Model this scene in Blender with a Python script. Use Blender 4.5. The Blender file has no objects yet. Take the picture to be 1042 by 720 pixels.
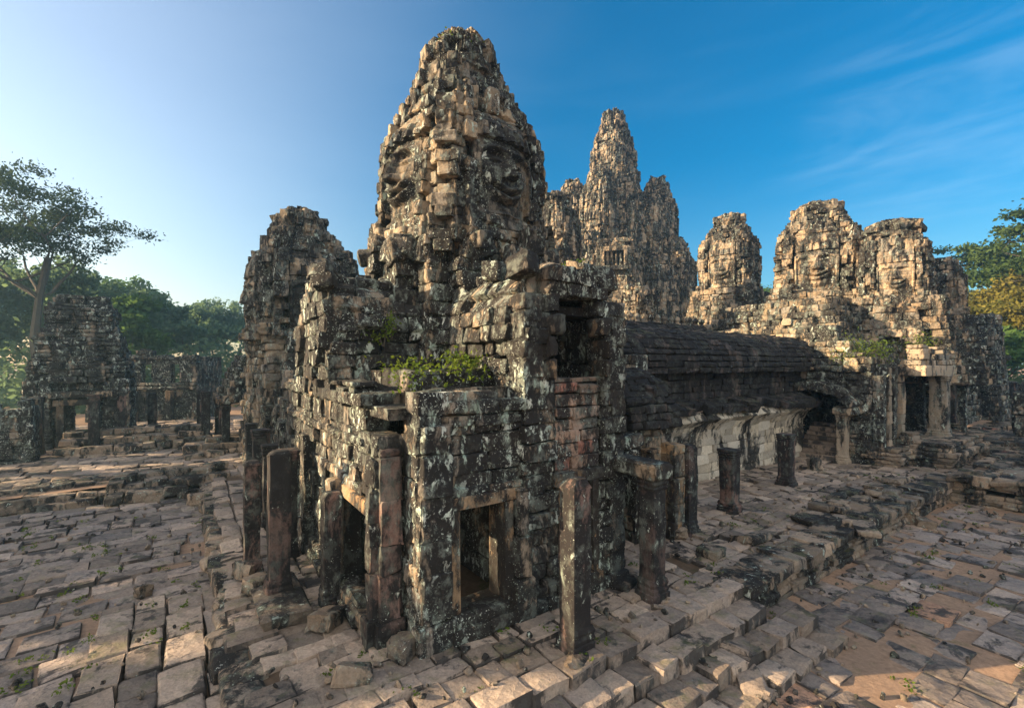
import bpy, math, random
import numpy as np
from mathutils import Matrix, Vector, Quaternion

# ------------------------------------------------------------------ camera, sky, sun, exposure
sc = bpy.context.scene
COL = sc.collection
FPX, CX, HY, CZ = 474.0, 521.0, 370.0, 6.1
cam_d = bpy.data.cameras.new('camera')
cam = bpy.data.objects.new('camera', cam_d)
COL.objects.link(cam)
cam.location = (0, 0, CZ)
cam.rotation_euler = (math.radians(90), 0, 0)
cam_d.sensor_width = 36.0
cam_d.lens = FPX / 1042 * 36
cam_d.shift_y = 10 / 1042
cam_d.clip_start = 0.1
cam_d.clip_end = 3000
sc.camera = cam

SKY_TINT, FILL_CLOUD = (0.0, 0.275, 0.40), (4.1, 3.85, 3.6)
SUN_AZ, SUN_EL = -97.0, 15.0          # degrees, azimuth from +Y towards +X
world = bpy.data.worlds.new('World')
sc.world = world
world.use_nodes = True
wt = world.node_tree
wt.nodes.clear()
w_out = wt.nodes.new('ShaderNodeOutputWorld')
w_bg = wt.nodes.new('ShaderNodeBackground')
w_sky = wt.nodes.new('ShaderNodeTexSky')
w_sky.sky_type = 'NISHITA'
w_sky.sun_disc = False
w_sky.sun_elevation = math.radians(SUN_EL)
w_sky.sun_rotation = math.radians(SUN_AZ)
w_sky.air_density = 1.25
w_sky.dust_density = 1.2
w_sky.ozone_density = 3.2
w_bg.inputs['Strength'].default_value = 0.13
_az, _el = math.radians(SUN_AZ), math.radians(SUN_EL)
SDIR = Vector((math.sin(_az) * math.cos(_el), math.cos(_az) * math.cos(_el), math.sin(_el)))


def w_range(v, a, b, c=0.0, d=1.0):
    nd = wt.nodes.new('ShaderNodeMapRange')
    nd.interpolation_type = 'SMOOTHSTEP'
    for nm, x in (('From Min', a), ('From Max', b), ('To Min', c), ('To Max', d)):
        nd.inputs[nm].default_value = x
    wt.links.new(v, nd.inputs['Value'])
    return nd.outputs[0]


def w_mixc(f, a, b, mode='MIX'):
    nd = wt.nodes.new('ShaderNodeMix')
    nd.data_type = 'RGBA'
    nd.blend_type = mode
    for nm, x in (('Factor', f), ('A', a), ('B', b)):
        if isinstance(x, tuple):
            nd.inputs[nm].default_value = (*x, 1)
        elif isinstance(x, (int, float)):
            nd.inputs[nm].default_value = x
        else:
            wt.links.new(x, nd.inputs[nm])
    return nd.outputs['Result']


def w_math(op, a, b):
    nd = wt.nodes.new('ShaderNodeMath')
    nd.operation = op
    for i, x in enumerate((a, b)):
        if isinstance(x, (int, float)):
            nd.inputs[i].default_value = x
        else:
            wt.links.new(x, nd.inputs[i])
    return nd.outputs[0]


w_tc = wt.nodes.new('ShaderNodeTexCoord')
w_dir = w_tc.outputs['Generated']
w_dot = wt.nodes.new('ShaderNodeVectorMath')
w_dot.operation = 'DOT_PRODUCT'
w_dot.inputs[1].default_value = tuple(SDIR)
wt.links.new(w_dir, w_dot.inputs[0])
w_xyz = wt.nodes.new('ShaderNodeSeparateXYZ')
wt.links.new(w_dir, w_xyz.inputs[0])
# deep clear azure away from the sun (the band of polarised sky), paler low down
f_az = w_range(w_dot.outputs['Value'], 0.66, -0.10)
f_up = w_range(w_xyz.outputs[2], 0.0, 0.40, 0.62, 1.0)
w_base = w_mixc(1.0, w_sky.outputs[0], (0.68, 0.565, 0.525), 'MULTIPLY')
w_col = w_mixc(w_math('MULTIPLY', f_az, f_up), w_base, w_mixc(1.0, w_sky.outputs[0], SKY_TINT, 'MULTIPLY'))
# thin wisps of cirrus
w_mp = wt.nodes.new('ShaderNodeMapping')
w_mp.inputs['Scale'].default_value = (1.6, 1.6, 9.0)
w_mp.inputs['Rotation'].default_value = (0.20, -0.30, 0.5)
w_mp.inputs['Location'].default_value = (0.7, 0.2, 0.0)
w_n = wt.nodes.new('ShaderNodeTexNoise')
w_n.inputs['Scale'].default_value = 1.3
w_n.inputs['Detail'].default_value = 8
w_n.inputs['Roughness'].default_value = 0.6
w_n.inputs['Distortion'].default_value = 0.5
wt.links.new(w_dir, w_mp.inputs[0])
wt.links.new(w_mp.outputs[0], w_n.inputs['Vector'])
w_d2 = wt.nodes.new('ShaderNodeVectorMath')
w_d2.operation = 'DOT_PRODUCT'
w_d2.inputs[1].default_value = (0.655, 0.685, 0.320)
wt.links.new(w_dir, w_d2.inputs[0])
w_wisp = w_math('MULTIPLY', w_range(w_n.outputs[0], 0.40, 0.72), w_range(w_d2.outputs['Value'], 0.965, 0.999, 0.015, 0.14))
w_col = w_mixc(w_wisp, w_col, (2.1, 2.6, 3.0))
# unseen bright cloud bank behind the photographer, added as fill light for the shade
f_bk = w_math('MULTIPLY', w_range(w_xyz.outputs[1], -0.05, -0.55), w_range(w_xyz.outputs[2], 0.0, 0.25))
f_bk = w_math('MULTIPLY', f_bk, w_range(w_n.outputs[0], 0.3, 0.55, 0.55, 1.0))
w_col = w_mixc(f_bk, w_col, FILL_CLOUD)
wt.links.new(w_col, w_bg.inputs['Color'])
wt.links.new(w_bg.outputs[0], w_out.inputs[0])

sun_d = bpy.data.lights.new('sun', 'SUN')
sun_d.energy = 4.6
sun_d.angle = math.radians(0.5)
sun_d.color = (1.0, 0.74, 0.45)
sun = bpy.data.objects.new('sun', sun_d)
COL.objects.link(sun)
sun.rotation_euler = SDIR.to_track_quat('Z', 'Y').to_euler()
sun.location = SDIR * 200

sc.render.engine = 'CYCLES'
sc.view_settings.view_transform = 'Standard'
sc.view_settings.look = 'None'
sc.view_settings.gamma = 1
sc.view_settings.exposure = 2.0
sc.view_settings.use_curve_mapping = False
sc.cycles.max_bounces = 6
sc.cycles.diffuse_bounces = 3
sc.cycles.volume_bounces = 1
sc.cycles.transparent_max_bounces = 8

rng = np.random.default_rng(7)

# ------------------------------------------------------------------ layout: the temple's own axes
TH = math.radians(34.9)
U = np.array([math.cos(TH), math.sin(TH)])     # along the right gallery
V = np.array([-math.sin(TH), math.cos(TH)])    # along the left range
C0 = np.array([-1.72, 8.45])                   # near corner of the corner temple


def W(a, b):
    p = C0 + U * a + V * b
    return float(p[0]), float(p[1])


def ground_at(px, py, z):
    y = (CZ - z) * FPX / (py - HY)
    return (px - CX) / FPX * y, y


def to_ab(x, y):
    d = np.array([x, y]) - C0
    return float(d @ U), float(d @ V)


# ------------------------------------------------------------------ noise
def _hash(ix, iy, iz, seed=0):
    h = (ix.astype(np.int64) * 374761393 + iy.astype(np.int64) * 668265263 + iz.astype(np.int64) * 2147483647 + seed * 974634777) & 0xFFFFFFFF
    h = ((h ^ (h >> 13)) * 1274126177) & 0xFFFFFFFF
    h = (h ^ (h >> 16)) & 0xFFFFFFFF
    h = (h * 2246822519) & 0xFFFFFFFF
    h = h ^ (h >> 15)
    return (h & 0xFFFFFF) / float(0xFFFFFF)


def vnoise(x, y, z, seed=0):
    x, y, z = np.broadcast_arrays(np.asarray(x, float), np.asarray(y, float), np.asarray(z, float))
    ix, iy, iz = np.floor(x).astype(np.int64), np.floor(y).astype(np.int64), np.floor(z).astype(np.int64)
    fx, fy, fz = x - ix, y - iy, z - iz
    fx, fy, fz = [f * f * (3 - 2 * f) for f in (fx, fy, fz)]
    r = 0
    for dx in (0, 1):
        for dy in (0, 1):
            for dz in (0, 1):
                w = (fx if dx else 1 - fx) * (fy if dy else 1 - fy) * (fz if dz else 1 - fz)
                r = r + w * _hash(ix + dx, iy + dy, iz + dz, seed)
    return r * 2 - 1


def fbm(x, y, z, seed=0, octv=3):
    r, a, s = 0, 1.0, 1.0
    for i in range(octv):
        r = r + a * vnoise(x * s, y * s, z * s, seed + i * 17)
        a *= 0.5
        s *= 2.03
    return r


# ------------------------------------------------------------------ object helpers
def tag(o, label=None, cat=None, group=None, kind=None):
    if label:
        o['label'] = label
    if cat:
        o['category'] = cat
    if group:
        o['group'] = group
    if kind:
        o['kind'] = kind
    return o


def thing(name, label, cat, loc=(0, 0, 0), rz=0.0, group=None):
    o = bpy.data.objects.new(name, None)
    o.empty_display_size = 0.3
    COL.objects.link(o)
    o.location = loc
    o.rotation_euler = (0, 0, rz)
    return tag(o, label, cat, group)


def mesh_obj(name, verts, faces, mat, parent=None, tone=None, smooth=False):
    me = bpy.data.meshes.new(name)
    verts = np.asarray(verts, dtype=np.float32)
    if isinstance(faces, np.ndarray):
        nf, k = faces.shape
        me.vertices.add(len(verts))
        me.vertices.foreach_set('co', verts.ravel())
        me.loops.add(nf * k)
        me.loops.foreach_set('vertex_index', faces.astype(np.int32).ravel())
        me.polygons.add(nf)
        me.polygons.foreach_set('loop_start', np.arange(0, nf * k, k, dtype=np.int32))
        me.update(calc_edges=True)
    else:
        me.from_pydata(verts.tolist(), [], faces)
    if tone is not None:
        at = me.attributes.new('tone', 'FLOAT_COLOR', 'POINT')
        t4 = np.ones((len(verts), 4), np.float32)
        t4[:, :3] = tone
        at.data.foreach_set('color', t4.ravel())
    me.polygons.foreach_set('use_smooth', np.full(len(me.polygons), smooth))
    if smooth:
        me.set_sharp_from_angle(angle=math.radians(38))
    me.materials.append(mat)
    me.validate()
    o = bpy.data.objects.new(name, me)
    COL.objects.link(o)
    if parent is not None:
        o.parent = parent
    return o


# ------------------------------------------------------------------ stone blocks
def _box_template(g):
    """surface lattice of a cube, g = number of samples per axis; returns index coords and quads"""
    idx, coords = {}, []
    def vid(i, j, k):
        if (i, j, k) not in idx:
            idx[(i, j, k)] = len(coords)
            coords.append((i, j, k))
        return idx[(i, j, k)]
    q = []
    m = g - 1
    for i in range(m):
        for j in range(m):
            q.append([vid(i, j, 0), vid(i, j + 1, 0), vid(i + 1, j + 1, 0), vid(i + 1, j, 0)])
            q.append([vid(i, j, m), vid(i + 1, j, m), vid(i + 1, j + 1, m), vid(i, j + 1, m)])
            q.append([vid(i, 0, j), vid(i + 1, 0, j), vid(i + 1, 0, j + 1), vid(i, 0, j + 1)])
            q.append([vid(i, m, j), vid(i, m, j + 1), vid(i + 1, m, j + 1), vid(i + 1, m, j)])
            q.append([vid(0, i, j), vid(0, i, j + 1), vid(0, i + 1, j + 1), vid(0, i + 1, j)])
            q.append([vid(m, i, j), vid(m, i + 1, j), vid(m, i + 1, j + 1), vid(m, i, j + 1)])
    return np.array(coords), np.array(q)


T_HI = _box_template(5)
T_LO = _box_template(4)
I3 = np.eye(3)


class Blocks:
    def __init__(self, seed=0, hi=True):
        self.c, self.h, self.R, self.b, self.t = [], [], [], [], []
        self.r = np.random.default_rng(seed + 1000)
        self.hi = hi

    def add(self, c, h, R=None, bev=0.03, tone=None):
        self.c.append(c)
        self.h.append(h)
        self.R.append(I3 if R is None else R)
        self.b.append(bev)
        self.t.append(self.r.random(3) * np.array([1, 1, 0.9]) if tone is None else tone)

    def arrays(self, jit=0.012, corner=0.02):
        n = len(self.c)
        c, h, R, t = np.array(self.c), np.array(self.h), np.array(self.R), np.array(self.t)
        b = np.minimum(np.array(self.b), h.min(1) * 0.6)
        co, q = T_HI if self.hi else T_LO
        g = 5 if self.hi else 4
        m = g - 1
        nv = len(co)
        out = np.zeros((n, nv, 3))
        ext = (co == 0) | (co == m)
        ne = ext.sum(1)
        pull = np.where(ne == 3, 0.45, np.where(ne == 2, 0.30, 0.0))
        for ax in range(3):
            pos = np.zeros((n, nv))
            i = co[:, ax]
            hh = h[:, ax][:, None]
            bb = b[:, None]
            for v_, f in (((0, -1.0), (1, -2.0), (2, 0.0), (3, 2.0), (4, 1.0)) if self.hi else ((0, -1.0), (1, -2.0), (2, 2.0), (3, 1.0))):
                s = i == v_
                if abs(f) == 1.0:
                    pos[:, s] = f * (hh - bb * pull[s][None, :])
                elif f == 0:
                    pos[:, s] = 0
                else:
                    pos[:, s] = math.copysign(1, f) * (hh - bb * 1.15)
            out[:, :, ax] = pos
        # whole-corner skew so no block is a perfect box
        sgn = (co / m * 2 - 1)
        for cx in (-1, 1):
            for cy in (-1, 1):
                for cz in (-1, 1):
                    w = ((1 + cx * sgn[:, 0]) * (1 + cy * sgn[:, 1]) * (1 + cz * sgn[:, 2]) / 8)
                    d = self.r.normal(0, 1, (n, 1, 3)) * np.minimum(corner, h.min(1) * 0.2)[:, None, None]
                    out += w[None, :, None] * d
        out += self.r.normal(0, 1, out.shape) * np.minimum(jit, h.min(1) * 0.12)[:, None, None]
        v = np.einsum('nij,nvj->nvi', np.transpose(R, (0, 2, 1)), out) + c[:, None, :]
        f = q[None] + (np.arange(n) * nv)[:, None, None]
        tt = np.repeat(t[:, None, :], nv, 1)
        return v.reshape(-1, 3), f.reshape(-1, 4), tt.reshape(-1, 3)

    def build(self, name, mat, parent=None, jit=0.012, corner=0.02):
        v, f, t = self.arrays(jit, corner)
        return mesh_obj(name, v, f, mat, parent, t, True)


def frame(d, n):
    """rows: length axis d (2D), depth axis n (2D), up"""
    return np.array([[d[0], d[1], 0], [n[0], n[1], 0], [0, 0, 1.0]])


def tilt(R, r, s):
    a = r.normal(0, s, 3)
    q = Quaternion((1, a[0], a[1], a[2])).normalized()
    return R @ np.array(q.to_matrix())


def wall(B, o, d, n, L, z0, top, th=0.5, ch=0.38, bl=(0.45, 0.95), holes=(), out=0.025, miss=0.0, bev=0.03, red=0.0):
    """courses of blocks along d from o (2D), outer face with outward normal n; top may be f(s)"""
    o, d, n = np.array(o, float), np.array(d, float), np.array(n, float)
    R0 = frame(d, n)
    r = B.r
    tf = top if callable(top) else (lambda s: top)
    zmax = max(tf(s) for s in np.linspace(0, L, 40))
    z = z0
    while z < zmax - 0.08:
        h = ch * r.uniform(0.85, 1.15)
        if z + h > zmax:
            h = max(zmax - z, 0.12)
        ivs = [(0.0, L)]
        for (s0, s1, q0, q1) in holes:
            if min(z + h, q1) - max(z, q0) > 0.3 * h:
                nx = []
                for (p0, p1) in ivs:
                    if s1 <= p0 or s0 >= p1:
                        nx.append((p0, p1))
                    else:
                        if s0 - p0 > 0.08:
                            nx.append((p0, s0))
                        if p1 - s1 > 0.08:
                            nx.append((s1, p1))
                ivs = nx
        for (p0, p1) in ivs:
            s = p0
            while s < p1 - 0.03:
                l = r.uniform(*bl)
                if p1 - (s + l) < bl[0] * 0.6:
                    l = p1 - s
                m = s + l / 2
                if z + h * 0.6 < tf(m) and r.random() > miss:
                    off = r.normal(0, out)
                    c = o + d * m + n * (off - th / 2)
                    t = r.random(3)
                    if r.random() < red:
                        t[2] = 0.99
                    else:
                        t[2] *= 0.9
                    B.add((c[0], c[1], z + h / 2), (l / 2 - 0.006, th / 2, h / 2 - 0.005), tilt(R0, r, 0.008), bev * r.uniform(0.7, 1.6), t)
                s += l
        z += h


def heap(B, a0, a1, b0, b1, z0, z1, ch=0.4, inset=lambda q: 0.0, bl=(0.5, 1.0), dep=0.6, out=0.05, miss=0.03, bev=0.04, rag=0.0):
    """a solid stepped mass of blocks: perimeter courses round a core, stepping in by inset(0..1)"""
    r = B.r
    z = z0
    while z < z1 - 0.1:
        h = ch * r.uniform(0.85, 1.15)
        q = (z - z0) / (z1 - z0)
        i = inset(q)
        A0, A1, B0, B1 = a0 + i, a1 - i, b0 + i, b1 - i
        if A1 - A0 < 0.6 or B1 - B0 < 0.6:
            break
        topz = z1 - rag
        for (o, d, n, L) in (((A0, B0), (1, 0), (0, -1), A1 - A0), ((A1, B0), (0, 1), (1, 0), B1 - B0),
                             ((A1, B1), (-1, 0), (0, 1), A1 - A0), ((A0, B1), (0, -1), (-1, 0), B1 - B0)):
            s = 0
            while s < L - 0.02:
                l = r.uniform(*bl)
                if L - s - l < bl[0] * 0.5:
                    l = L - s
                m = s + l / 2
                mm = miss + (0.55 if z > topz else 0)
                if r.random() > mm:
                    off = r.normal(0, out)
                    cx, cy = o[0] + d[0] * m + n[0] * (off - dep / 2), o[1] + d[1] * m + n[1] * (off - dep / 2)
                    B.add((cx, cy, z + h / 2), (l / 2 - 0.005, dep / 2, h / 2 - 0.004), tilt(frame(d, n), r, 0.015), bev * r.uniform(0.6, 1.6))
                s += l
        # core
        if A1 - A0 > dep * 1.2 and B1 - B0 > dep * 1.2:
            B.add(((A0 + A1) / 2, (B0 + B1) / 2, z + h / 2 - 0.04), ((A1 - A0) / 2 - dep * 0.5, (B1 - B0) / 2 - dep * 0.5, h / 2), None, 0.02)
        z += h


def vault(B, o, d, n, L, sect, ch=0.34, th=0.4, bl=(0.5, 1.0), out=0.03, keep=lambda s, q: True, bev=0.03):
    """blocks laid along d on a curve sect = [(across, z)...], across measured along n"""
    o, d, n = np.array(o, float), np.array(d, float), np.array(n, float)
    P = np.array(sect, float)
    seg = np.hypot(*(P[1:] - P[:-1]).T)
    acc = np.concatenate([[0], np.cumsum(seg)])
    r = B.r
    nc = max(2, int(round(acc[-1] / ch)))
    for i in range(nc):
        w = acc[-1] / nc
        q = (i + 0.5) * w
        x, zz = np.interp(q, acc, P[:, 0]), np.interp(q, acc, P[:, 1])
        x2, z2 = np.interp(q + 0.05, acc, P[:, 0]), np.interp(q + 0.05, acc, P[:, 1])
        x1, z1 = np.interp(q - 0.05, acc, P[:, 0]), np.interp(q - 0.05, acc, P[:, 1])
        tx, tz = x2 - x1, z2 - z1
        k = math.hypot(tx, tz)
        tx, tz = tx / k, tz / k
        tv = np.array([n[0] * tx, n[1] * tx, tz])
        dv = np.array([d[0], d[1], 0])
        nv = np.cross(dv, tv)
        R0 = np.array([dv, tv, nv])
        s = 0
        while s < L - 0.02:
            l = r.uniform(*bl)
            if L - s - l < bl[0] * 0.5:
                l = L - s
            m = s + l / 2
            if keep(m, q / acc[-1]):
                c = np.array([o[0] + d[0] * m + n[0] * x, o[1] + d[1] * m + n[1] * x, zz]) + nv * (r.normal(0, out))
                B.add(tuple(c), (l / 2 - 0.005, w / 2 * 1.02, th / 2), tilt(R0, r, 0.012), bev * r.uniform(0.6, 1.5))
            s += l


# ------------------------------------------------------------------ materials
class NT:
    def __init__(self, name):
        self.m = bpy.data.materials.new(name)
        self.m.use_nodes = True
        self.t = self.m.node_tree
        self.t.nodes.clear()
        self.out = self.t.nodes.new('ShaderNodeOutputMaterial')

    def n(self, typ, **kw):
        nd = self.t.nodes.new(typ)
        for k, v in kw.items():
            setattr(nd, k, v)
        return nd

    def l(self, a, b):
        self.t.links.new(a, b)

    def noise(self, vec, scale, detail=5, rough=0.6, dist=0.0):
        nd = self.n('ShaderNodeTexNoise')
        nd.inputs['Scale'].default_value = scale
        nd.inputs['Detail'].default_value = detail
        nd.inputs['Roughness'].default_value = rough
        nd.inputs['Distortion'].default_value = dist
        self.l(vec, nd.inputs['Vector'])
        return nd.outputs[0]

    def ramp(self, v, p0, p1, c0=0.0, c1=1.0):
        nd = self.n('ShaderNodeMapRange')
        nd.inputs['From Min'].default_value = p0
        nd.inputs['From Max'].default_value = p1
        nd.inputs['To Min'].default_value = c0
        nd.inputs['To Max'].default_value = c1
        self.l(v, nd.inputs['Value'])
        return nd.outputs[0]

    def math(self, op, a, b=None):
        nd = self.n('ShaderNodeMath', operation=op)
        for i, x in enumerate((a, b)):
            if x is None:
                continue
            if isinstance(x, (int, float)):
                nd.inputs[i].default_value = x
            else:
                self.l(x, nd.inputs[i])
        return nd.outputs[0]

    def mix(self, f, a, b, mode='MIX'):
        nd = self.n('ShaderNodeMix', data_type='RGBA', blend_type=mode)
        for nm, x in (('Factor', f), ('A', a), ('B', b)):
            if isinstance(x, (int, float)):
                nd.inputs[nm].default_value = x
            elif isinstance(x, tuple):
                nd.inputs[nm].default_value = (*x, 1)
            else:
                self.l(x, nd.inputs[nm])
        return nd.outputs['Result']


def stone_mat(name, base=(0.17, 0.14, 0.115), warm=(0.30, 0.215, 0.14), dark=(0.011, 0.011, 0.012),
              lichen=(0.60, 0.63, 0.57), film=0.7, stain=0.5, lich=0.5, moss=0.3, bump=0.5, red=(0.27, 0.13, 0.10), rough=0.92, worn=0.0):
    k = NT(name)
    geo = k.n('ShaderNodeNewGeometry')
    pos = geo.outputs['Position']
    att = k.n('ShaderNodeAttribute', attribute_name='tone')
    sep = k.n('ShaderNodeSeparateColor')
    k.l(att.outputs['Color'], sep.inputs[0])
    mp = k.n('ShaderNodeMapping')
    mp.inputs['Scale'].default_value = (1.0, 1.0, 0.38)
    k.l(pos, mp.inputs[0])
    pz = mp.outputs[0]
    n_big = k.noise(pos, 0.55, 5, 0.6)
    n_mid = k.noise(pos, 2.6, 7, 0.68)
    n_fine = k.noise(pos, 17.0, 6, 0.72)
    n_str = k.noise(pz, 1.15, 8, 0.66, 0.4)
    mp2 = k.n('ShaderNodeMapping')
    mp2.inputs['Scale'].default_value = (1.0, 1.0, 0.62)
    k.l(pos, mp2.inputs[0])
    n_l1 = k.noise(mp2.outputs[0], 5.0, 9, 0.72, 0.35)
    n_l2 = k.noise(pos, 0.75, 4, 0.6)
    tone = k.math('MULTIPLY_ADD', sep.outputs[0], 0.45)
    k.t.nodes[-1].inputs[2].default_value = -0.2
    f_warm = k.ramp(k.math('ADD', k.math('ADD', n_big, k.math('MULTIPLY', n_mid, 0.6)), tone), 0.55, 1.05)
    col = k.mix(f_warm, base, warm)
    f_red = k.ramp(sep.outputs[2], 0.93, 0.96)
    col = k.mix(f_red, col, red)
    # block to block value and a mineral grain
    val = k.ramp(sep.outputs[1], 0, 1, 0.62, 1.3)
    col = k.mix(1.0, col, k.n('ShaderNodeCombineColor').outputs[0], 'MULTIPLY')
    cc = [x for x in k.t.nodes if x.bl_idname == 'ShaderNodeCombineColor'][-1]
    for i in range(3):
        k.l(val, cc.inputs[i])
    grain = k.ramp(n_fine, 0.3, 0.7, 0.72, 1.25)
    cg = k.n('ShaderNodeCombineColor')
    for i in range(3):
        k.l(grain, cg.inputs[i])
    col = k.mix(1.0, col, cg.outputs[0], 'MULTIPLY')
    # black weathering crust
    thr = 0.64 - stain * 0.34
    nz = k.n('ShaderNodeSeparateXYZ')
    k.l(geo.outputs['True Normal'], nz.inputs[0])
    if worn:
        n_str = k.math('ADD', n_str, k.ramp(nz.outputs[2], 0.35, 0.85, worn, 0.0))  # steep faces take more of the dark colour than level tops
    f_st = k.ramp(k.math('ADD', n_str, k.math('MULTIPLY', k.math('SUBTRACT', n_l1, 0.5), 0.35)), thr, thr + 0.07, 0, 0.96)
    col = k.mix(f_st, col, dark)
    # grey-green lichen film, then white crusts and fine specks, each with its own patches
    n_p2 = k.noise(pos, 0.42, 5, 0.62, 0.8)
    n_p3 = k.noise(pz, 0.95, 4, 0.6, 0.4)
    n_l3 = k.noise(pos, 21.0, 4, 0.6)
    f_f = k.ramp(k.math('ADD', k.math('MULTIPLY', n_mid, 0.55), k.math('MULTIPLY', n_l1, 0.45)), 0.50, 0.57)
    f_f = k.math('MULTIPLY', k.math('MULTIPLY', f_f, k.ramp(n_p2, 0.40, 0.62, 0.15, 1.0)), film * min(1.0, lich * 1.6))
    col = k.mix(f_f, col, k.mix(n_fine, (0.10, 0.125, 0.115), (0.27, 0.29, 0.25)))
    t2 = 0.675 - lich * 0.22
    f_l = k.ramp(n_l1, t2, t2 + 0.05)
    f_l = k.math('MULTIPLY', f_l, k.ramp(n_p3, 0.46, 0.60, 0.0, 1.0))
    t3 = 0.72 - lich * 0.20
    f_sp = k.math('MULTIPLY', k.ramp(n_l3, t3, t3 + 0.05), k.ramp(k.math('ADD', n_l2, k.math('MULTIPLY', n_str, 0.5)), 0.69, 0.84, 0.0, 1.0))
    f_l = k.math('MAXIMUM', f_l, f_sp)
    f_l = k.math('MULTIPLY', f_l, 0.9)
    lc = k.mix(k.ramp(n_mid, 0.38, 0.62), lichen, (lichen[0] * 0.52, lichen[1] * 0.66, lichen[2] * 0.60))
    col = k.mix(f_l, col, lc)
    # moss and dry algae on ledges
    f_m = k.math('MULTIPLY', k.ramp(nz.outputs[2], 0.3, 0.9), k.ramp(k.math('ADD', n_mid, k.math('MULTIPLY', n_l2, 0.5)), 0.80, 0.95))
    f_m = k.math('MULTIPLY', f_m, moss)
    col = k.mix(f_m, col, (0.10, 0.105, 0.03))
    bs = k.n('ShaderNodeBsdfPrincipled')
    bs.inputs['Roughness'].default_value = rough
    bs.inputs['Specular IOR Level'].default_value = 0.25
    k.l(col, bs.inputs['Base Color'])
    hgt = k.math('ADD', k.math('MULTIPLY', n_mid, 1.0), k.math('MULTIPLY', n_fine, 0.45))
    hgt = k.math('ADD', hgt, k.math('MULTIPLY', n_l1, 0.8))
    vo = k.n('ShaderNodeTexVoronoi')
    vo.inputs['Scale'].default_value = 4.5
    k.l(pos, vo.inputs['Vector'])
    hgt = k.math('ADD', hgt, k.math('MULTIPLY', vo.outputs['Distance'], 0.9))
    bp = k.n('ShaderNodeBump')
    bp.inputs['Strength'].default_value = bump
    bp.inputs['Distance'].default_value = 0.12
    k.l(hgt, bp.inputs['Height'])
    k.l(bp.outputs[0], bs.inputs['Normal'])
    k.l(bs.outputs[0], k.out.inputs[0])
    return k.m


M_WALL = stone_mat('lichen_sandstone', base=(0.155, 0.14, 0.122), warm=(0.29, 0.22, 0.15), stain=0.78, lich=0.60, moss=0.3, bump=0.6)
M_TOWER = stone_mat('tower_sandstone', base=(0.15, 0.135, 0.115), warm=(0.28, 0.21, 0.135), stain=0.62, lich=0.56, moss=0.5, bump=0.7)
M_FAR = stone_mat('distant_sandstone', base=(0.17, 0.15, 0.125), warm=(0.31, 0.225, 0.145), stain=0.62, lich=0.52, moss=0.3, bump=0.8)
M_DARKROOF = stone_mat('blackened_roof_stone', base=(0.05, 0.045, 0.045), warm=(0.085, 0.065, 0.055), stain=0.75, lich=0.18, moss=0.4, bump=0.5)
M_PILLAR = stone_mat('pillar_sandstone', base=(0.075, 0.055, 0.05), warm=(0.14, 0.088, 0.072), stain=0.72, lich=0.34, moss=0.1, bump=0.25)
M_RED = stone_mat('reddish_repair_stone', base=(0.15, 0.12, 0.10), warm=(0.25, 0.165, 0.12), stain=0.50, lich=0.45, moss=0.0, bump=0.4, red=(0.30, 0.145, 0.11))
M_FACE = stone_mat('carved_face_stone', base=(0.12, 0.108, 0.092), warm=(0.21, 0.165, 0.115), stain=0.62, lich=0.52, moss=0.2, bump=0.35)
M_COLUMN = stone_mat('pale_column_stone', base=(0.21, 0.185, 0.15), warm=(0.31, 0.235, 0.165), stain=0.42, lich=0.45, moss=0.1, bump=0.4)
M_PALE = stone_mat('pale_streaked_stone', base=(0.36, 0.33, 0.28), warm=(0.44, 0.38, 0.29), stain=0.45, lich=0.3, moss=0.0, bump=0.3)
M_FRAME = stone_mat('door_frame_stone', base=(0.11, 0.09, 0.07), warm=(0.25, 0.16, 0.085), stain=0.62, lich=0.34, moss=0.0, bump=0.35)
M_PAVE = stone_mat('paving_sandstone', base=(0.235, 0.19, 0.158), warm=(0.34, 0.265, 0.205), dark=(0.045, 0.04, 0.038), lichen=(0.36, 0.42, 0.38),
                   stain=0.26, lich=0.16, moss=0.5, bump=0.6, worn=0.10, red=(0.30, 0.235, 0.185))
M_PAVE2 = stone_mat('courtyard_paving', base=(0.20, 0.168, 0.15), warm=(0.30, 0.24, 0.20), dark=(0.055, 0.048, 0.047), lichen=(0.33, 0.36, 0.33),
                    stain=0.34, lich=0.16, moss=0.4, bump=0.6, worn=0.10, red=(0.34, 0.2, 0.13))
M_RUBBLE = stone_mat('rubble_stone', base=(0.14, 0.12, 0.10), warm=(0.28, 0.21, 0.15), stain=0.52, lich=0.40, moss=0.5, bump=0.6)


def dirt_mat(name, c1, c2, c3):
    k = NT(name)
    geo = k.n('ShaderNodeNewGeometry')
    pos = geo.outputs['Position']
    a = k.noise(pos, 0.5, 6, 0.6)
    b = k.noise(pos, 7, 8, 0.75)
    g = k.noise(pos, 0.9, 5, 0.6, 0.5)
    col = k.mix(k.ramp(a, 0.35, 0.65), c1, c2)
    col = k.mix(k.ramp(b, 0.35, 0.7, 0, 0.7), col, (c2[0] * 0.45, c2[1] * 0.42, c2[2] * 0.42))
    col = k.mix(k.math('MULTIPLY', k.ramp(g, 0.58, 0.68), k.ramp(b, 0.4, 0.6)), col, c3)
    bs = k.n('ShaderNodeBsdfPrincipled')
    bs.inputs['Roughness'].default_value = 0.97
    bs.inputs['Specular IOR Level'].default_value = 0.1
    k.l(col, bs.inputs['Base Color'])
    bp = k.n('ShaderNodeBump')
    bp.inputs['Strength'].default_value = 0.5
    bp.inputs['Distance'].default_value = 0.05
    k.l(b, bp.inputs['Height'])
    k.l(bp.outputs[0], bs.inputs['Normal'])
    k.l(bs.outputs[0], k.out.inputs[0])
    return k.m


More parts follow.
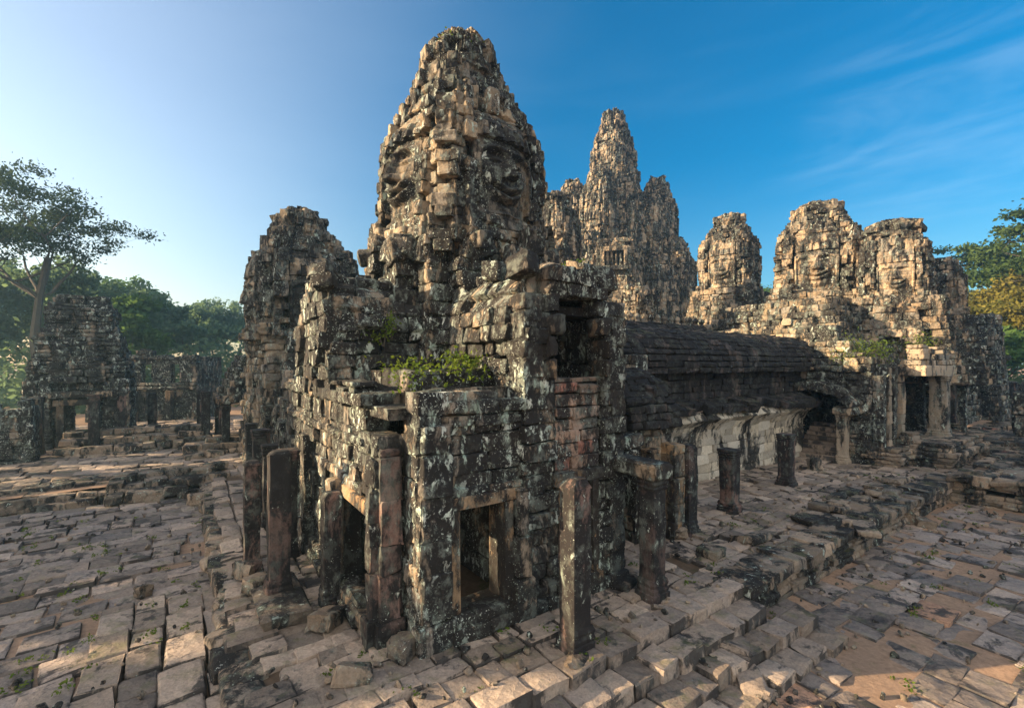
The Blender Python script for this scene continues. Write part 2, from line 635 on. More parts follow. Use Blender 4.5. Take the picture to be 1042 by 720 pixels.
M_DIRT = dirt_mat('sandy_soil', (0.38, 0.25, 0.165), (0.29, 0.20, 0.14), (0.10, 0.115, 0.04))
M_DIRT_DARK = dirt_mat('damp_soil', (0.10, 0.075, 0.055), (0.15, 0.105, 0.07), (0.06, 0.075, 0.025))


def leaf_mat(name, c1, c2, trans=0.35):
    k = NT(name)
    att = k.n('ShaderNodeAttribute', attribute_name='tone')
    sep = k.n('ShaderNodeSeparateColor')
    k.l(att.outputs['Color'], sep.inputs[0])
    col = k.mix(sep.outputs[0], c1, c2)
    d = k.n('ShaderNodeBsdfDiffuse')
    t = k.n('ShaderNodeBsdfTranslucent')
    k.l(col, d.inputs[0])
    tc = k.mix(0.5, col, (c2[0] * 1.3, c2[1] * 1.3, c2[2] * 0.8))
    k.l(tc, t.inputs[0])
    mx = k.n('ShaderNodeMixShader')
    mx.inputs[0].default_value = trans
    k.l(d.outputs[0], mx.inputs[1])
    k.l(t.outputs[0], mx.inputs[2])
    k.l(mx.outputs[0], k.out.inputs[0])
    return k.m


M_LEAF = leaf_mat('dark_leaves', (0.030, 0.055, 0.022), (0.07, 0.105, 0.035))
M_LEAF_T = leaf_mat('dusky_leaves', (0.020, 0.034, 0.020), (0.05, 0.07, 0.03), 0.25)
M_LEAF_HAZE = leaf_mat('haze_tinted_leaves', (0.06, 0.105, 0.07), (0.13, 0.19, 0.11), 0.45)  # leaf colour paled towards blue-green to stand in for mist
M_LEAF_Y = leaf_mat('yellowing_leaves', (0.075, 0.085, 0.02), (0.20, 0.17, 0.04))
M_LEAF_G = leaf_mat('bamboo_leaves', (0.045, 0.095, 0.03), (0.10, 0.165, 0.05))
M_SHRUB = leaf_mat('shrub_leaves', (0.045, 0.085, 0.015), (0.13, 0.17, 0.03))


def bark_mat():
    k = NT('bark')
    geo = k.n('ShaderNodeNewGeometry')
    a = k.noise(geo.outputs['Position'], 2.5, 6, 0.7)
    col = k.mix(a, (0.03, 0.026, 0.022), (0.10, 0.085, 0.07))
    bs = k.n('ShaderNodeBsdfPrincipled')
    bs.inputs['Roughness'].default_value = 0.95
    k.l(col, bs.inputs['Base Color'])
    k.l(bs.outputs[0], k.out.inputs[0])
    return k.m


M_BARK = bark_mat()


# ------------------------------------------------------------------ carved stone face (relief in units of half the face width)
def relief(x, y):
    """x -1..1 across, y 0 chin .. 1 top of the diadem"""
    g = lambda cx, cy, sx, sy: np.exp(-((x - cx) / sx) ** 2 - ((y - cy) / sy) ** 2)
    ax = np.abs(x)
    r = 0.36 * np.sqrt(np.clip(1 - 0.9 * x * x, 0, 1)) * np.clip(np.sin(np.clip(y, 0, 1) * 2.2 + 0.55), 0, 1)
    brow = 0.625 - 0.05 * (ax - 0.35) ** 2 * 4
    r += 0.13 * np.exp(-((y - brow) / 0.03) ** 2) * (ax < 0.82) * (ax > 0.04)
    for s in (-1, 1):
        r += -0.17 * g(s * 0.37, 0.565, 0.26, 0.055)
        r += 0.12 * g(s * 0.37, 0.535, 0.20, 0.032)
        r += -0.06 * g(s * 0.37, 0.50, 0.22, 0.012)
        r += 0.08 * g(s * 0.52, 0.36, 0.22, 0.10)
        r += 0.13 * g(s * 0.155, 0.385, 0.075, 0.035)
        r += 0.07 * ((np.abs(ax - 0.93) < 0.10) & (y > 0.12) & (y < 0.66))
        r += -0.10 * g(s * 0.62, 0.25, 0.10, 0.10)
    tn = np.clip((0.63 - y) / 0.25, 0, 1)
    r += (0.08 + 0.24 * tn) * np.exp(-(x / (0.07 + 0.08 * tn)) ** 2) * ((y > 0.365) & (y < 0.66))
    ym = y - 0.055 * (x / 0.45) ** 2
    wm = np.clip(1 - (ax / 0.52) ** 4, 0, 1)
    r += wm * (0.17 * np.exp(-((ym - 0.275) / 0.026) ** 2) + 0.18 * np.exp(-((ym - 0.195) / 0.032) ** 2) - 0.16 * np.exp(-((ym - 0.236) / 0.011) ** 2))
    r += 0.13 * g(0, 0.085, 0.28, 0.05)
    r += -0.07 * g(0, 0.145, 0.25, 0.02)
    dia = (y > 0.72) & (y < 0.86)
    r += 0.14 * dia + 0.05 * dia * np.sign(np.sin(x * 16))
    r += 0.10 * ((y >= 0.86) & (y < 1.0)) + 0.05 * np.abs(np.sin(x * 11)) * (y >= 0.86)
    return r


def tower(root, prof, mat, nz=220, nt=84, seed=1, faces=(0, 3), face_z=(0, 1), blk=(0.6, 0.38), amp=0.06, crown_z=None,
          plan_w=0.52, fk=1.3, part='tower_body', spikes=0.09, top_rag=0.1, fine=False, fmat=None):
    """redented square face tower as one deep relief surface; prof = [(z, R)] in the root's frame"""
    prof = np.array(prof, float)
    z0, z1 = prof[0, 0], prof[-1, 0]
    z = np.linspace(z0, z1, nz)
    Rz = np.interp(z, prof[:, 0], prof[:, 1])
    rs = np.random.default_rng(seed)
    t = np.linspace(-1, 1, nt, endpoint=False)
    at = np.abs(t)
    # redented plan of one side
    fw = plan_w
    T = np.interp(at, [0, .50, .52, .70, .72, .86, .88, 1.0], [0, fw, fw + .01, fw + .14, fw + .15, fw + .25, fw + .26, .80]) * np.sign(t)
    Nn = np.interp(at, [0, .50, .52, .70, .72, .86, .88, 1.0], [1.0, .96, .885, .885, .855, .855, .815, .80])
    Tc, Nc = np.sin(t * math.pi / 4), np.cos(t * math.pi / 4)
    V4, tone4, uv = [], [], []
    hgt = z1 - z0
    q = (z - z0) / hgt
    cb = np.clip((q - 0.74) / 0.2, 0, 1)[:, None]
    Tg = (T[None] * (1 - cb) + Tc[None] * 0.98 * cb)
    Ng = (Nn[None] * (1 - cb) + Nc[None] * 0.98 * cb)
    Zg = np.repeat(z[:, None], nt, 1)
    Rg = Rz[:, None]
    fz0, fz1 = face_z
    sides = []
    for s in range(4):
        ang = -math.pi / 2 + s * math.pi / 2
        n = np.array([math.cos(ang), math.sin(ang)])
        tv = np.array([-n[1], n[0]])
        X = (n[0] * Ng + tv[0] * Tg) * Rg
        Y = (n[1] * Ng + tv[1] * Tg) * Rg
        sides.append((X, Y, n))
    X = np.concatenate([a[0] for a in sides], 1)
    Y = np.concatenate([a[1] for a in sides], 1)
    NX = np.concatenate([np.full((nz, nt), a[2][0]) for a in sides], 1)
    NY = np.concatenate([np.full((nz, nt), a[2][1]) for a in sides], 1)
    Z = np.concatenate([Zg] * 4, 1)
    TT = np.concatenate([np.repeat(t[None], nz, 0)] * 4, 1)
    TG = np.concatenate([Tg] * 4, 1)
    SD = np.concatenate([np.full((nz, nt), s) for s in range(4)], 1)
    ny = X.shape[1]
    # blocks
    wob = 0.05 * fbm(X * 0.8, Y * 0.8, Z * 0.3, seed)
    ci = np.floor((Z + wob - z0) / blk[1]).astype(np.int64)
    cf = (Z + wob - z0) / blk[1] - ci
    Rm = np.interp(Z, prof[:, 0], prof[:, 1])
    sl = (SD * 2 + TT) * 0.80 * Rm.mean()
    bo = _hash(ci, ci * 0, ci * 0, seed)
    bw = blk[0]
    bi = np.floor(sl / bw + bo).astype(np.int64)
    bf = sl / bw + bo - bi
    br = _hash(bi, ci, bi * 0, seed + 5) * 2 - 1
    br2 = _hash(bi, ci, bi * 0 + 3, seed + 9)
    edge = np.minimum(np.minimum(cf, 1 - cf) * blk[1], np.minimum(bf, 1 - bf) * bw)
    gw = max(0.05, 1.1 * hgt / nz)
    groove = np.clip(1 - edge / gw, 0, 1)
    infz = (Z > fz0) & (Z < fz1)
    isface = infz & (np.abs(TT) < 0.5) & np.isin(SD, np.array(faces))
    m = isface.astype(float)
    rx, rn = X / np.hypot(X, Y), Y / np.hypot(X, Y)
    # corner figures: pilaster stacks with mouldings
    pil = np.where(np.abs(TT) > 0.5, 1.0, 0.0)
    pj = np.floor(TT * 5.999).astype(np.int64) + SD * 20
    pk = np.floor((Z - z0) / (blk[1] * 3.1) + 0.37 * _hash(pj, pj * 0, pj * 0, seed + 2)).astype(np.int64)
    stack = (_hash(pj, pk, pj * 0, seed + 3) - 0.45)
    stack = stack * spikes * Rm
    tier = np.sin(2 * math.pi * (Z - z0) / (blk[1] * 3.1)) * 0.03 * Rm
    lump = fbm(X * 0.9 + 9, Y * 0.9, Z * 0.9, seed + 21) * 0.035 * Rm.mean()
    ero = fbm(X * 3.2, Y * 3.2, Z * 3.2, seed + 31, 3) * 0.035
    hole = np.where(br2 > 0.955, -0.13, 0.0) * blk[1] / 0.38
    rib = np.zeros_like(TT)
    for c_, w_ in ((.51, .022), (.71, .02), (.865, .018)):
        rib += np.exp(-((np.abs(TT) - c_) / w_) ** 2)
    rib += 0.8 * np.exp(-((np.abs(TT) - 1.0) / .03) ** 2)
    D = -rib * 0.11 * Rm * (1 - 0.5 * cb) + br * amp + hole + stack * np.maximum(0.35 + 0.65 * pil, cb) + tier * pil + lump + ero + (_hash(ci, ci * 0 + 7, ci * 0, seed + 8) - 0.5) * 0.09 - groove * 0.075 * gw / 0.05
    fy = np.clip((Z - fz0) / max(fz1 - fz0, 1e-3), 0, 1.0)
    fx = TG / fw
    F = (relief(fx, fy) * fk - 0.30 * fk / 1.3) * fw * Rm + br * 0.018 + ero * 0.5 - groove * 0.03 + lump * 0.3
    DX = rx * D * (1 - m) + NX * F * m
    DY = rn * D * (1 - m) + NY * F * m
    X = X + DX
    Y = Y + DY
    Zv = Z + ero * 0.4 + (br * 0.03) * (1 - m) + (q[:, None] > 0.93) * br2 * top_rag
    verts = np.stack([X, Y, Zv], -1).reshape(-1, 3)
    tone = np.stack([br2, np.clip(0.5 + br * 0.5, 0, 1), np.full_like(br2, 0.5)], -1).reshape(-1, 3)
    i, j = np.meshgrid(np.arange(nz - 1), np.arange(ny), indexing='ij')
    j2 = (j + 1) % ny
    quads = np.stack([i * ny + j, i * ny + j2, (i + 1) * ny + j2, (i + 1) * ny + j], -1)
    fmask = isface[:-1, :]
    objs = {}
    def emit(name, qs, mm=None):
        used, inv = np.unique(qs.ravel(), return_inverse=True)
        return mesh_obj(name, verts[used], inv.reshape(qs.shape), mm or mat, root, tone[used])
    cz = crown_z if crown_z is not None else 1e9
    cm = (z[:-1] >= cz)[:, None] & np.ones_like(fmask)
    for s in faces:
        sel = fmask & (SD[:-1] == s)
        if sel.any():
            emit('stone_face', quads[sel], fmat)
    # square-cut stones: corner stacks of small figures, and stones standing on the upper tiers
    BK = Blocks(seed + 300, fine)
    rr_ = BK.r
    for s in range(4):
        ang = -math.pi / 2 + s * math.pi / 2
        n = np.array([math.cos(ang), math.sin(ang)])
        tv = np.array([-n[1], n[0]])
        for (tt_, nn_, ww) in ((-.80, .82, .13), (-.70, .88, .085), (-.595, .93, .075), (.595, .93, .075), (.70, .88, .085)):
            cpro = rr_.uniform(-0.03, 0.05)
            zz = z0 + rr_.uniform(0, .3)
            run, pro = 0, 0.0
            while zz < z0 + hgt * 0.80:
                h = blk[1] * rr_.uniform(0.6, 1.0)
                if run <= 0:
                    run, pro = int(rr_.integers(2, 5)), rr_.uniform(-0.05, 0.075)
                run -= 1
                Rz_ = float(np.interp(zz, prof[:, 0], prof[:, 1]))
                if rr_.random() > 0.16:
                    c = n * (nn_ + cpro + pro * 0.8 - 0.06) * Rz_ + tv * tt_ * Rz_
                    k = ww * Rz_ * rr_.uniform(0.75, 1.05) * (1.12 if run == 0 else 0.95)
                    d = n if abs(tt_) < .75 else (n - tv) / math.sqrt(2)
                    BK.add((c[0], c[1], zz + h / 2), (k, 0.13 * Rz_, h / 2), tilt(frame((-d[1], d[0]), d), rr_, 0.018), 0.035)
                zz += h
    for qz in (0.50, 0.62, 0.69, 0.76, 0.82, 0.88, 0.93):
        zz = z0 + hgt * qz
        Rz_ = float(np.interp(zz, prof[:, 0], prof[:, 1]))
        cnt = int(2 * math.pi * Rz_ / 0.62)
        for i in range(cnt):
            a_ = 2 * math.pi * (i + rr_.random() * 0.5) / cnt
            if rr_.random() < 0.35:
                continue
            if qz < 0.6 and min(abs((a_ - f_ * math.pi / 2 + math.pi / 2 + math.pi) % (2 * math.pi) - math.pi) for f_ in range(4)) < 0.5:
                continue
            d = np.array([math.cos(a_), math.sin(a_)])
            rad_ = Rz_ * rr_.uniform(0.93, 1.03)
            hh = rr_.uniform(0.14, 0.30) * (Rz_ / 2.2 + 0.45)
            BK.add((d[0] * rad_, d[1] * rad_, zz + hh * 0.4), (rr_.uniform(.13, .28), rr_.uniform(.14, .24), hh), tilt(frame((-d[1], d[0]), d), rr_, 0.04), 0.045)
    bv, bfc, bt = BK.arrays(0.010, 0.03)
    bq = quads[(~fmask) & (~cm)]
    used, inv = np.unique(bq.ravel(), return_inverse=True)
    body = mesh_obj(part, np.vstack([verts[used], bv]), np.vstack([inv.reshape(bq.shape), bfc + len(used)]), mat, root, np.vstack([tone[used], bt]))
    # crown with a closed top
    qs = quads[cm] if cm.any() else None
    cap_c = len(verts)
    last = (nz - 1) * ny
    vv = np.vstack([verts, [[X[-1].mean(), Y[-1].mean(), Zv[-1].mean() + 0.1 * Rz[-1]]]])
    tt = np.vstack([tone, [[.5, .5, .5]]])
    jj = np.arange(ny)
    tri = np.stack([last + jj, last + (jj + 1) % ny, np.full(ny, cap_c), np.full(ny, cap_c)], -1)
    fl = ([list(map(int, r)) for r in qs] if qs is not None else []) + [[int(a), int(b), int(c)] for a, b, c, _ in tri]
    used = np.unique(np.concatenate([np.array(f) for f in fl]))
    mp = {int(u): i for i, u in enumerate(used)}
    mesh_obj('lotus_crown', vv[used], [[mp[a] for a in f] for f in fl], mat, root, tt[used])
    return body


# ------------------------------------------------------------------ pillars
def ring_mesh(rings, nside, noise_amp, seed, cham=0.10):
    """square shafts: rings = [(z, half, dx, dy)]"""
    vs, r = [], np.random.default_rng(seed)
    per = []
    for s in range(4):
        for k in range(nside):
            q = k / nside * 2 - 1
            per.append((s, q))
    for (z, h, dx, dy) in rings:
        for s, q in per:
            T = q * (1.0)
            N = 1.0
            if abs(q) > 0.99:
                T, N = math.copysign(1 - cham * 0.5, q), 1 - cham * 0.5
            ang = -math.pi / 2 + s * math.pi / 2
            n = (math.cos(ang), math.sin(ang))
            vs.append((dx + h * (n[0] * N - n[1] * T), dy + h * (n[1] * N + n[0] * T), z))
    vs = np.array(vs)
    d = fbm(vs[:, 0] * 4 + seed, vs[:, 1] * 4, vs[:, 2] * 3, seed, 3) * noise_amp
    ctr = np.array([[x[2], x[3]] for x in rings]).repeat(len(per), 0)
    rad = vs[:, :2] - ctr
    ln = np.linalg.norm(rad, axis=1)[:, None]
    vs[:, :2] += rad / np.maximum(ln, 1e-4) * d[:, None]
    m = len(per)
    fs = []
    for i in range(len(rings) - 1):
        for j in range(m):
            fs.append([i * m + j, i * m + (j + 1) % m, (i + 1) * m + (j + 1) % m, (i + 1) * m + j])
    vs = np.vstack([vs, [[rings[-1][2], rings[-1][3], rings[-1][0] + 0.01]], [[rings[0][2], rings[0][3], rings[0][0]]]])
    top = len(vs) - 2
    L = (len(rings) - 1) * m
    for j in range(m):
        fs.append([L + j, L + (j + 1) % m, top])
        fs.append([(j + 1) % m, j, top + 1])
    return vs, fs


def pillar(label, a, b, z, h, w, seed, cap=True, lean=(0, 0), group='stone pillars of the ruined colonnades', mat=None, plinth=0.0, rz=0.0):
    x, y = W(a, b)
    t = thing('stone_pillar', label, 'pillar', (x, y, z), TH + rz, group)
    mat = mat or M_PILLAR
    r = np.random.default_rng(seed)
    hb = min(0.42, h * 0.17)
    hc = min(0.34, h * 0.13) if cap else 0.0
    k = w / 2
    tone = r.random(3) * np.array([1, 1, 0.9])
    def part(nm, prof, amp, sd):
        rings = []
        for (zz, f) in prof:
            rings.append((zz, k * f, lean[0] * zz, lean[1] * zz))
        vs, fs = ring_mesh(rings, 6, amp, sd)
        o = mesh_obj(nm, vs, fs, mat, t, np.tile(tone, (len(vs), 1)))
        return o
    part('base', [(-0.12, 1.32), (0.0, 1.32), (hb * .28, 1.30), (hb * .32, 1.18), (hb * .5, 1.22), (hb * .62, 1.10), (hb * .8, 1.16), (hb, 1.04)], 0.035, seed)
    prof = [(q, 1.0 - 0.03 * math.sin(q * 3)) for q in np.linspace(hb, h - hc, 22)]
    part('shaft', prof, 0.016, seed + 1)
    if cap:
        part('capital', [(h - hc, 1.02), (h - hc * .8, 1.13), (h - hc * .7, 1.05), (h - hc * .5, 1.2), (h - hc * .35, 1.1), (h - hc * .2, 1.25), (h, 1.22)], 0.03, seed + 2)
    else:
        vs, fs = ring_mesh([(h - 0.002, k * 0.97, lean[0] * h, lean[1] * h), (h + 0.05, k * 0.9, lean[0] * h, lean[1] * h), (h + 0.10 * r.random() + 0.07, k * 0.6, lean[0] * h + 0.03, lean[1] * h)], 6, 0.06, seed + 4)
        mesh_obj('broken_top', vs, fs, mat, t, np.tile(tone, (len(vs), 1)))
    return t


def pick(label, x, y, z, size, rz, seed, mat=None, name='fallen_block', group=None, tl=0.06, parts=None):
    """one loose block lying by itself"""
    B = Blocks(seed)
    r = B.r
    R0 = np.eye(3)
    B.add((0, 0, size[2] / 2), (size[0] / 2, size[1] / 2, size[2] / 2), tilt(R0, r, tl), 0.06)
    o = B.build(name, mat or M_RUBBLE, None, jit=0.02, corner=0.05)
    o.location = (x, y, z - 0.03)
    o.rotation_euler = (0, 0, rz)
    return tag(o, label, 'stone block', group)


# ------------------------------------------------------------------ paving
def pave(name, a0, a1, b0, b1, z, along='u', roww=(0.45, 0.8), lng=(0.5, 1.3), zj=0.025, tl=0.012, gap=0.012, th=0.3, mat=None,
         keep=None, seed=3, warp=0.25, miss=0.02, bev=0.035, zf=None, hi=None):
    B1, B2 = Blocks(seed, True), Blocks(seed + 1, False)
    r = np.random.default_rng(seed)
    A0, A1, Q0, Q1 = (a0, a1, b0, b1) if along == 'u' else (b0, b1, a0, a1)
    q = Q0
    while q < Q1:
        w = r.uniform(*roww)
        s = A0 - r.random()
        while s < A1:
            l = r.uniform(*lng)
            sm, qm = s + l / 2, q + w / 2
            aa, bb = (sm, qm) if along == 'u' else (qm, sm)
            if a0 <= aa <= a1 and b0 <= bb <= b1 and (keep is None or keep(aa, bb)) and r.random() > miss:
                n1 = float(fbm(aa * 0.22, bb * 0.22, 1.7, seed, 2)) * warp
                n2 = float(fbm(aa * 0.22, bb * 0.22, 8.3, seed, 2)) * warp
                x, y = W(aa + n1, bb + n2)
                rot = TH + (0 if along == 'u' else math.pi / 2) + n1 * 0.25 + r.normal(0, 0.02)
                d = (math.cos(rot), math.sin(rot))
                zz = z + r.normal(0, zj) + (zf(aa, bb) if zf else 0)
                dist = math.hypot(x, y)
                if y > 2 and abs(x) < y * 1.35 + 3:
                    B = B1 if dist < 17 else B2
                    t = r.random(3)
                    t[2] = t[2] * 0.9 if r.random() > 0.012 else 0.99
                    B.add((x, y, zz - th / 2), (l / 2 - gap, w / 2 - gap, th / 2), tilt(frame(d, (-d[1], d[0])), r, tl), bev * r.uniform(0.7, 1.5), t)
            s += l
        q += w
    vs, fs, ts, off = [], [], [], 0
    for B in (B1, B2):
        if B.c:
            v, f, t = B.arrays(0.008, 0.025)
            vs.append(v); fs.append(f + off); ts.append(t)
            off += len(v)
    o = mesh_obj(name, np.vstack(vs), np.vstack(fs), mat or M_PAVE, None, np.vstack(ts), True)
    return tag(o, kind='structure')


def sheet(name, a0, a1, b0, b1, z, amp, mat, step=0.4, seed=0, depth=0.0, keep=None):
    na, nb = max(2, int((a1 - a0) / step)), max(2, int((b1 - b0) / step))
    A, Bq = np.meshgrid(np.linspace(a0, a1, na), np.linspace(b0, b1, nb), indexing='ij')
    Zq = z + amp * fbm(A * 0.45, Bq * 0.45, 3.3, seed, 4)
    X = C0[0] + U[0] * A + V[0] * Bq
    Y = C0[1] + U[1] * A + V[1] * Bq
    v = np.stack([X, Y, Zq], -1).reshape(-1, 3)
    i, j = np.meshgrid(np.arange(na - 1), np.arange(nb - 1), indexing='ij')
    f = np.stack([i * nb + j, (i + 1) * nb + j, (i + 1) * nb + j + 1, i * nb + j + 1], -1).reshape(-1, 4)
    return tag(mesh_obj(name, v, f, mat, None, None, True), kind='structure')


# ================================================================== GROUND
def ground():
    n = 60
    s = np.sinh(np.linspace(-4.2, 4.2, n)) / math.sinh(4.2) * 700
    X, Y = np.meshgrid(s, s + 40, indexing='ij')
    Zq = np.full_like(X, -0.45) + 0.1 * fbm(X * 0.1, Y * 0.1, 0.5, 2, 2)
    v = np.stack([X, Y, Zq], -1).reshape(-1, 3)
    i, j = np.meshgrid(np.arange(n - 1), np.arange(n - 1), indexing='ij')
    f = np.stack([i * n + j, (i + 1) * n + j, (i + 1) * n + j + 1, i * n + j + 1], -1).reshape(-1, 4)
    tag(mesh_obj('ground', v, f, M_DIRT, None, None, True), kind='structure')


ground()
TZ = 0.85
# right courtyard: sand drifts over worn slabs
sheet('courtyard_soil', -6, 26, -26, -1.6, -0.035, 0.055, M_DIRT, 0.3, 4)
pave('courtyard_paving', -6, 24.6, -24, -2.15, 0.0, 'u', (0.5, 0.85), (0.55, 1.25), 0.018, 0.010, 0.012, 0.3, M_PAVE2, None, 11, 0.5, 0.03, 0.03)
# main terrace in front of the corner temple and along the gallery
sheet('terrace_soil', -2.5, 25, -1.9, 6, TZ - 0.11, 0.03, M_DIRT_DARK, 0.3, 5)
sheet('terrace_soil', -2.5, 2.0, 6, 42, TZ - 0.11, 0.03, M_DIRT_DARK, 0.4, 6)
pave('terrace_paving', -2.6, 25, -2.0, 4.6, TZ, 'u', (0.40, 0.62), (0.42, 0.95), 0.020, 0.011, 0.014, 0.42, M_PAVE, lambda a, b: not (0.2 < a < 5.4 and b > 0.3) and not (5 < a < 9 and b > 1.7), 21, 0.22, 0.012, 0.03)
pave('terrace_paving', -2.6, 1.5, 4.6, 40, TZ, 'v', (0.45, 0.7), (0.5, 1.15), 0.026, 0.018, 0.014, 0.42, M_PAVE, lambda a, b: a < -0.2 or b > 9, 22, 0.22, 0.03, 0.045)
# steps down from the terrace towards the right courtyard
for i, (b_hi, zz) in enumerate(((-2.0, 0.62), (-2.62, 0.40), (-3.2, 0.19))):
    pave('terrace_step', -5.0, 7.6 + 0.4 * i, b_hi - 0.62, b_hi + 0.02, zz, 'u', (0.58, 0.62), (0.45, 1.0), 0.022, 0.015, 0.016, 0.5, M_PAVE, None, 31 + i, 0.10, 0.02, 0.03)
# left courtyard: near slabs on a slightly raised bed, then the worn court
sheet('left_courtyard_soil', -40, -2.3, -12, 17.6, 0.21, 0.05, M_DIRT, 0.4, 7)
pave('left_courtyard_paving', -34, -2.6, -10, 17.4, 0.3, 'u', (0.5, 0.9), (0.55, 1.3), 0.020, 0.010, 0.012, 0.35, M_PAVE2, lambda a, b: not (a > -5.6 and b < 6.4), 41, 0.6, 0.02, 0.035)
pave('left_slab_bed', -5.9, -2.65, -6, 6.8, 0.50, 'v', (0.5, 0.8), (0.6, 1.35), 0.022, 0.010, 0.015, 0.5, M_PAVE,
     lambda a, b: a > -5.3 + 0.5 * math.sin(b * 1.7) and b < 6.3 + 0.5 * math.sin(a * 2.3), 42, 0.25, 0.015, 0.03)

# ================================================================== SHRUBS AND TREES
def leaf_cloud(cent, n_each, spread, size, r, flat=0.6):
    cent = np.asarray(cent)
    m = len(cent) * n_each
    p = np.repeat(cent, n_each, 0) + r.normal(0, 1, (m, 3)) * np.array([spread, spread, spread * flat])
    nrm = r.normal(0, 1, (m, 3)) + np.array([0, 0, 0.8])
    nrm /= np.linalg.norm(nrm, axis=1)[:, None]
    t1 = np.cross(nrm, r.normal(0, 1, (m, 3)))
    t1 /= np.linalg.norm(t1, axis=1)[:, None] + 1e-6
    t2 = np.cross(nrm, t1)
    s = size * r.uniform(0.6, 1.3, (m, 1))
    v = np.stack([p - t1 * s, p + t2 * s * 0.55, p + t1 * s, p - t2 * s * 0.55], 1).reshape(-1, 3)
    f = np.arange(m * 4).reshape(-1, 4)
    clump = np.repeat(np.repeat(r.random(len(cent)), n_each), 4)
    tone = np.clip(clump * 0.6 + np.repeat(r.random(m), 4) * 0.5 - 0.05, 0, 1)
    return v, f, np.stack([tone, tone, tone], -1)


def shrub(label, x, y, z, w, h, seed, n=16, mat=None, name='shrub'):
    r = np.random.default_rng(seed)
    t = thing(name, label, 'shrub', (x, y, z))
    cent = np.stack([r.normal(0, w * 0.4, n), r.normal(0, w * 0.3, n), r.uniform(0.05, h, n) * (0.5 + 0.5 * r.random(n))], -1)
    v, f, tn = leaf_cloud(cent, 26, w * 0.12 + 0.05, 0.055, r, 0.8)
    mesh_obj('foliage', v, f, mat or M_SHRUB, t, tn)
    vs, fs = [], []
    for c in cent[: max(5, n // 2)]:
        tube(vs, fs, [(0.1 * c[0], 0.1 * c[1], -0.05), tuple(c * np.array([.6, .6, .6])), tuple(c)], [0.018, 0.012, 0.005], 5)
    mesh_obj('stem', vs, fs, M_BARK, t)
    return t


def tube(vs, fs, pts, rad, k=7):
    pts = [Vector(p) for p in pts]
    base = len(vs)
    for i, p in enumerate(pts):
        d = (pts[min(i + 1, len(pts) - 1)] - pts[max(i - 1, 0)])
        d = d.normalized() if d.length > 1e-6 else Vector((0, 0, 1))
        e1 = d.orthogonal().normalized()
        e2 = d.cross(e1)
        for j in range(k):
            a = 2 * math.pi * j / k
            vs.append(tuple(p + (e1 * math.cos(a) + e2 * math.sin(a)) * rad[i]))
    for i in range(len(pts) - 1):
        for j in range(k):
            a, b = base + i * k + j, base + i * k + (j + 1) % k
            fs.append([a, b, b + k, a + k])


def tree(label, x, y, z, h, cr, seed, mat, kind='round', leaf=0.22, dens=90, name='tree', group=None, trunk_r=None, bare=0.42):
    """tapered trunk, forking limbs, leaves in clumps at the twigs"""
    r = np.random.default_rng(seed)
    t = thing(name, label, 'tree', (x, y, z), 0, group)
    vs, fs, tips = [], [], []
    tr = trunk_r or h * 0.022
    def limb(p, d, L, rad, lev):
        pts, rr, q = [p], [rad], Vector(p)
        dd = Vector(d).normalized()
        n = 4
        for i in range(n):
            dd = (dd + Vector(r.normal(0, 0.16, 3)) + Vector((0, 0, 0.10 if kind != 'spread' else 0.03))).normalized()
            q = q + dd * (L / n)
            pts.append(tuple(q))
            rr.append(rad * (1 - 0.55 * (i + 1) / n))
        tube(vs, fs, pts, rr, 7 if lev < 2 else 5)
        if lev >= 3:
            tips.append(pts[-1])
            if kind != 'open':
                tips.append(pts[-2])
            return
        nb = int(r.integers(3, 5)) if lev else int(r.integers(5, 7))
        for i in range(nb):
            k = int(r.integers(2, n + 1)) if lev else n - int(r.integers(0, 2))
            a = 2 * math.pi * (i + r.random() * 0.6) / nb
            if kind == 'spread':
                el = r.uniform(0.15, 0.75) if lev == 0 else r.uniform(-0.05, 0.45)
            elif kind == 'open':
                el = r.uniform(0.05, 1.05) if lev == 0 else r.uniform(-0.1, 0.6)
            elif kind == 'tall':
                el = r.uniform(0.35, 1.2)
            else:
                el = r.uniform(-0.1, 1.1)
            nd = Vector((math.cos(a) * math.cos(el), math.sin(a) * math.cos(el), math.sin(el)))
            nd = (nd + dd * (0.45 if lev else 0.15)).normalized()
            LL = {0: cr * 0.62, 1: cr * 0.42, 2: cr * 0.30}[lev] * r.uniform(0.75, 1.2)
            limb(pts[k], nd, LL, rr[k] * (0.62 if lev else 0.55), lev + 1)
        if lev >= 1 and kind != 'open':
            tips.append(pts[-1])
    limb((0, 0, -0.3), (0.03, 0.02, 1), h * bare, tr, 0)
    tips = np.array(tips)
    fz = h * 0.97 / tips[:, 2].max()
    fx = cr / np.percentile(np.hypot(tips[:, 0], tips[:, 1]), 96)
    sc3 = np.array([fx, fx, fz])
    tips = tips * sc3
    vs = np.array(vs) * sc3
    mesh_obj('trunk', vs, fs, M_BARK, t)
    v, f, tn = leaf_cloud(tips, dens, cr * (0.075 if kind != 'open' else 0.085), leaf, r, 0.42 if kind in ('spread', 'open') else 0.7)
    mesh_obj('crown', v, f, mat, t, tn)
    return t


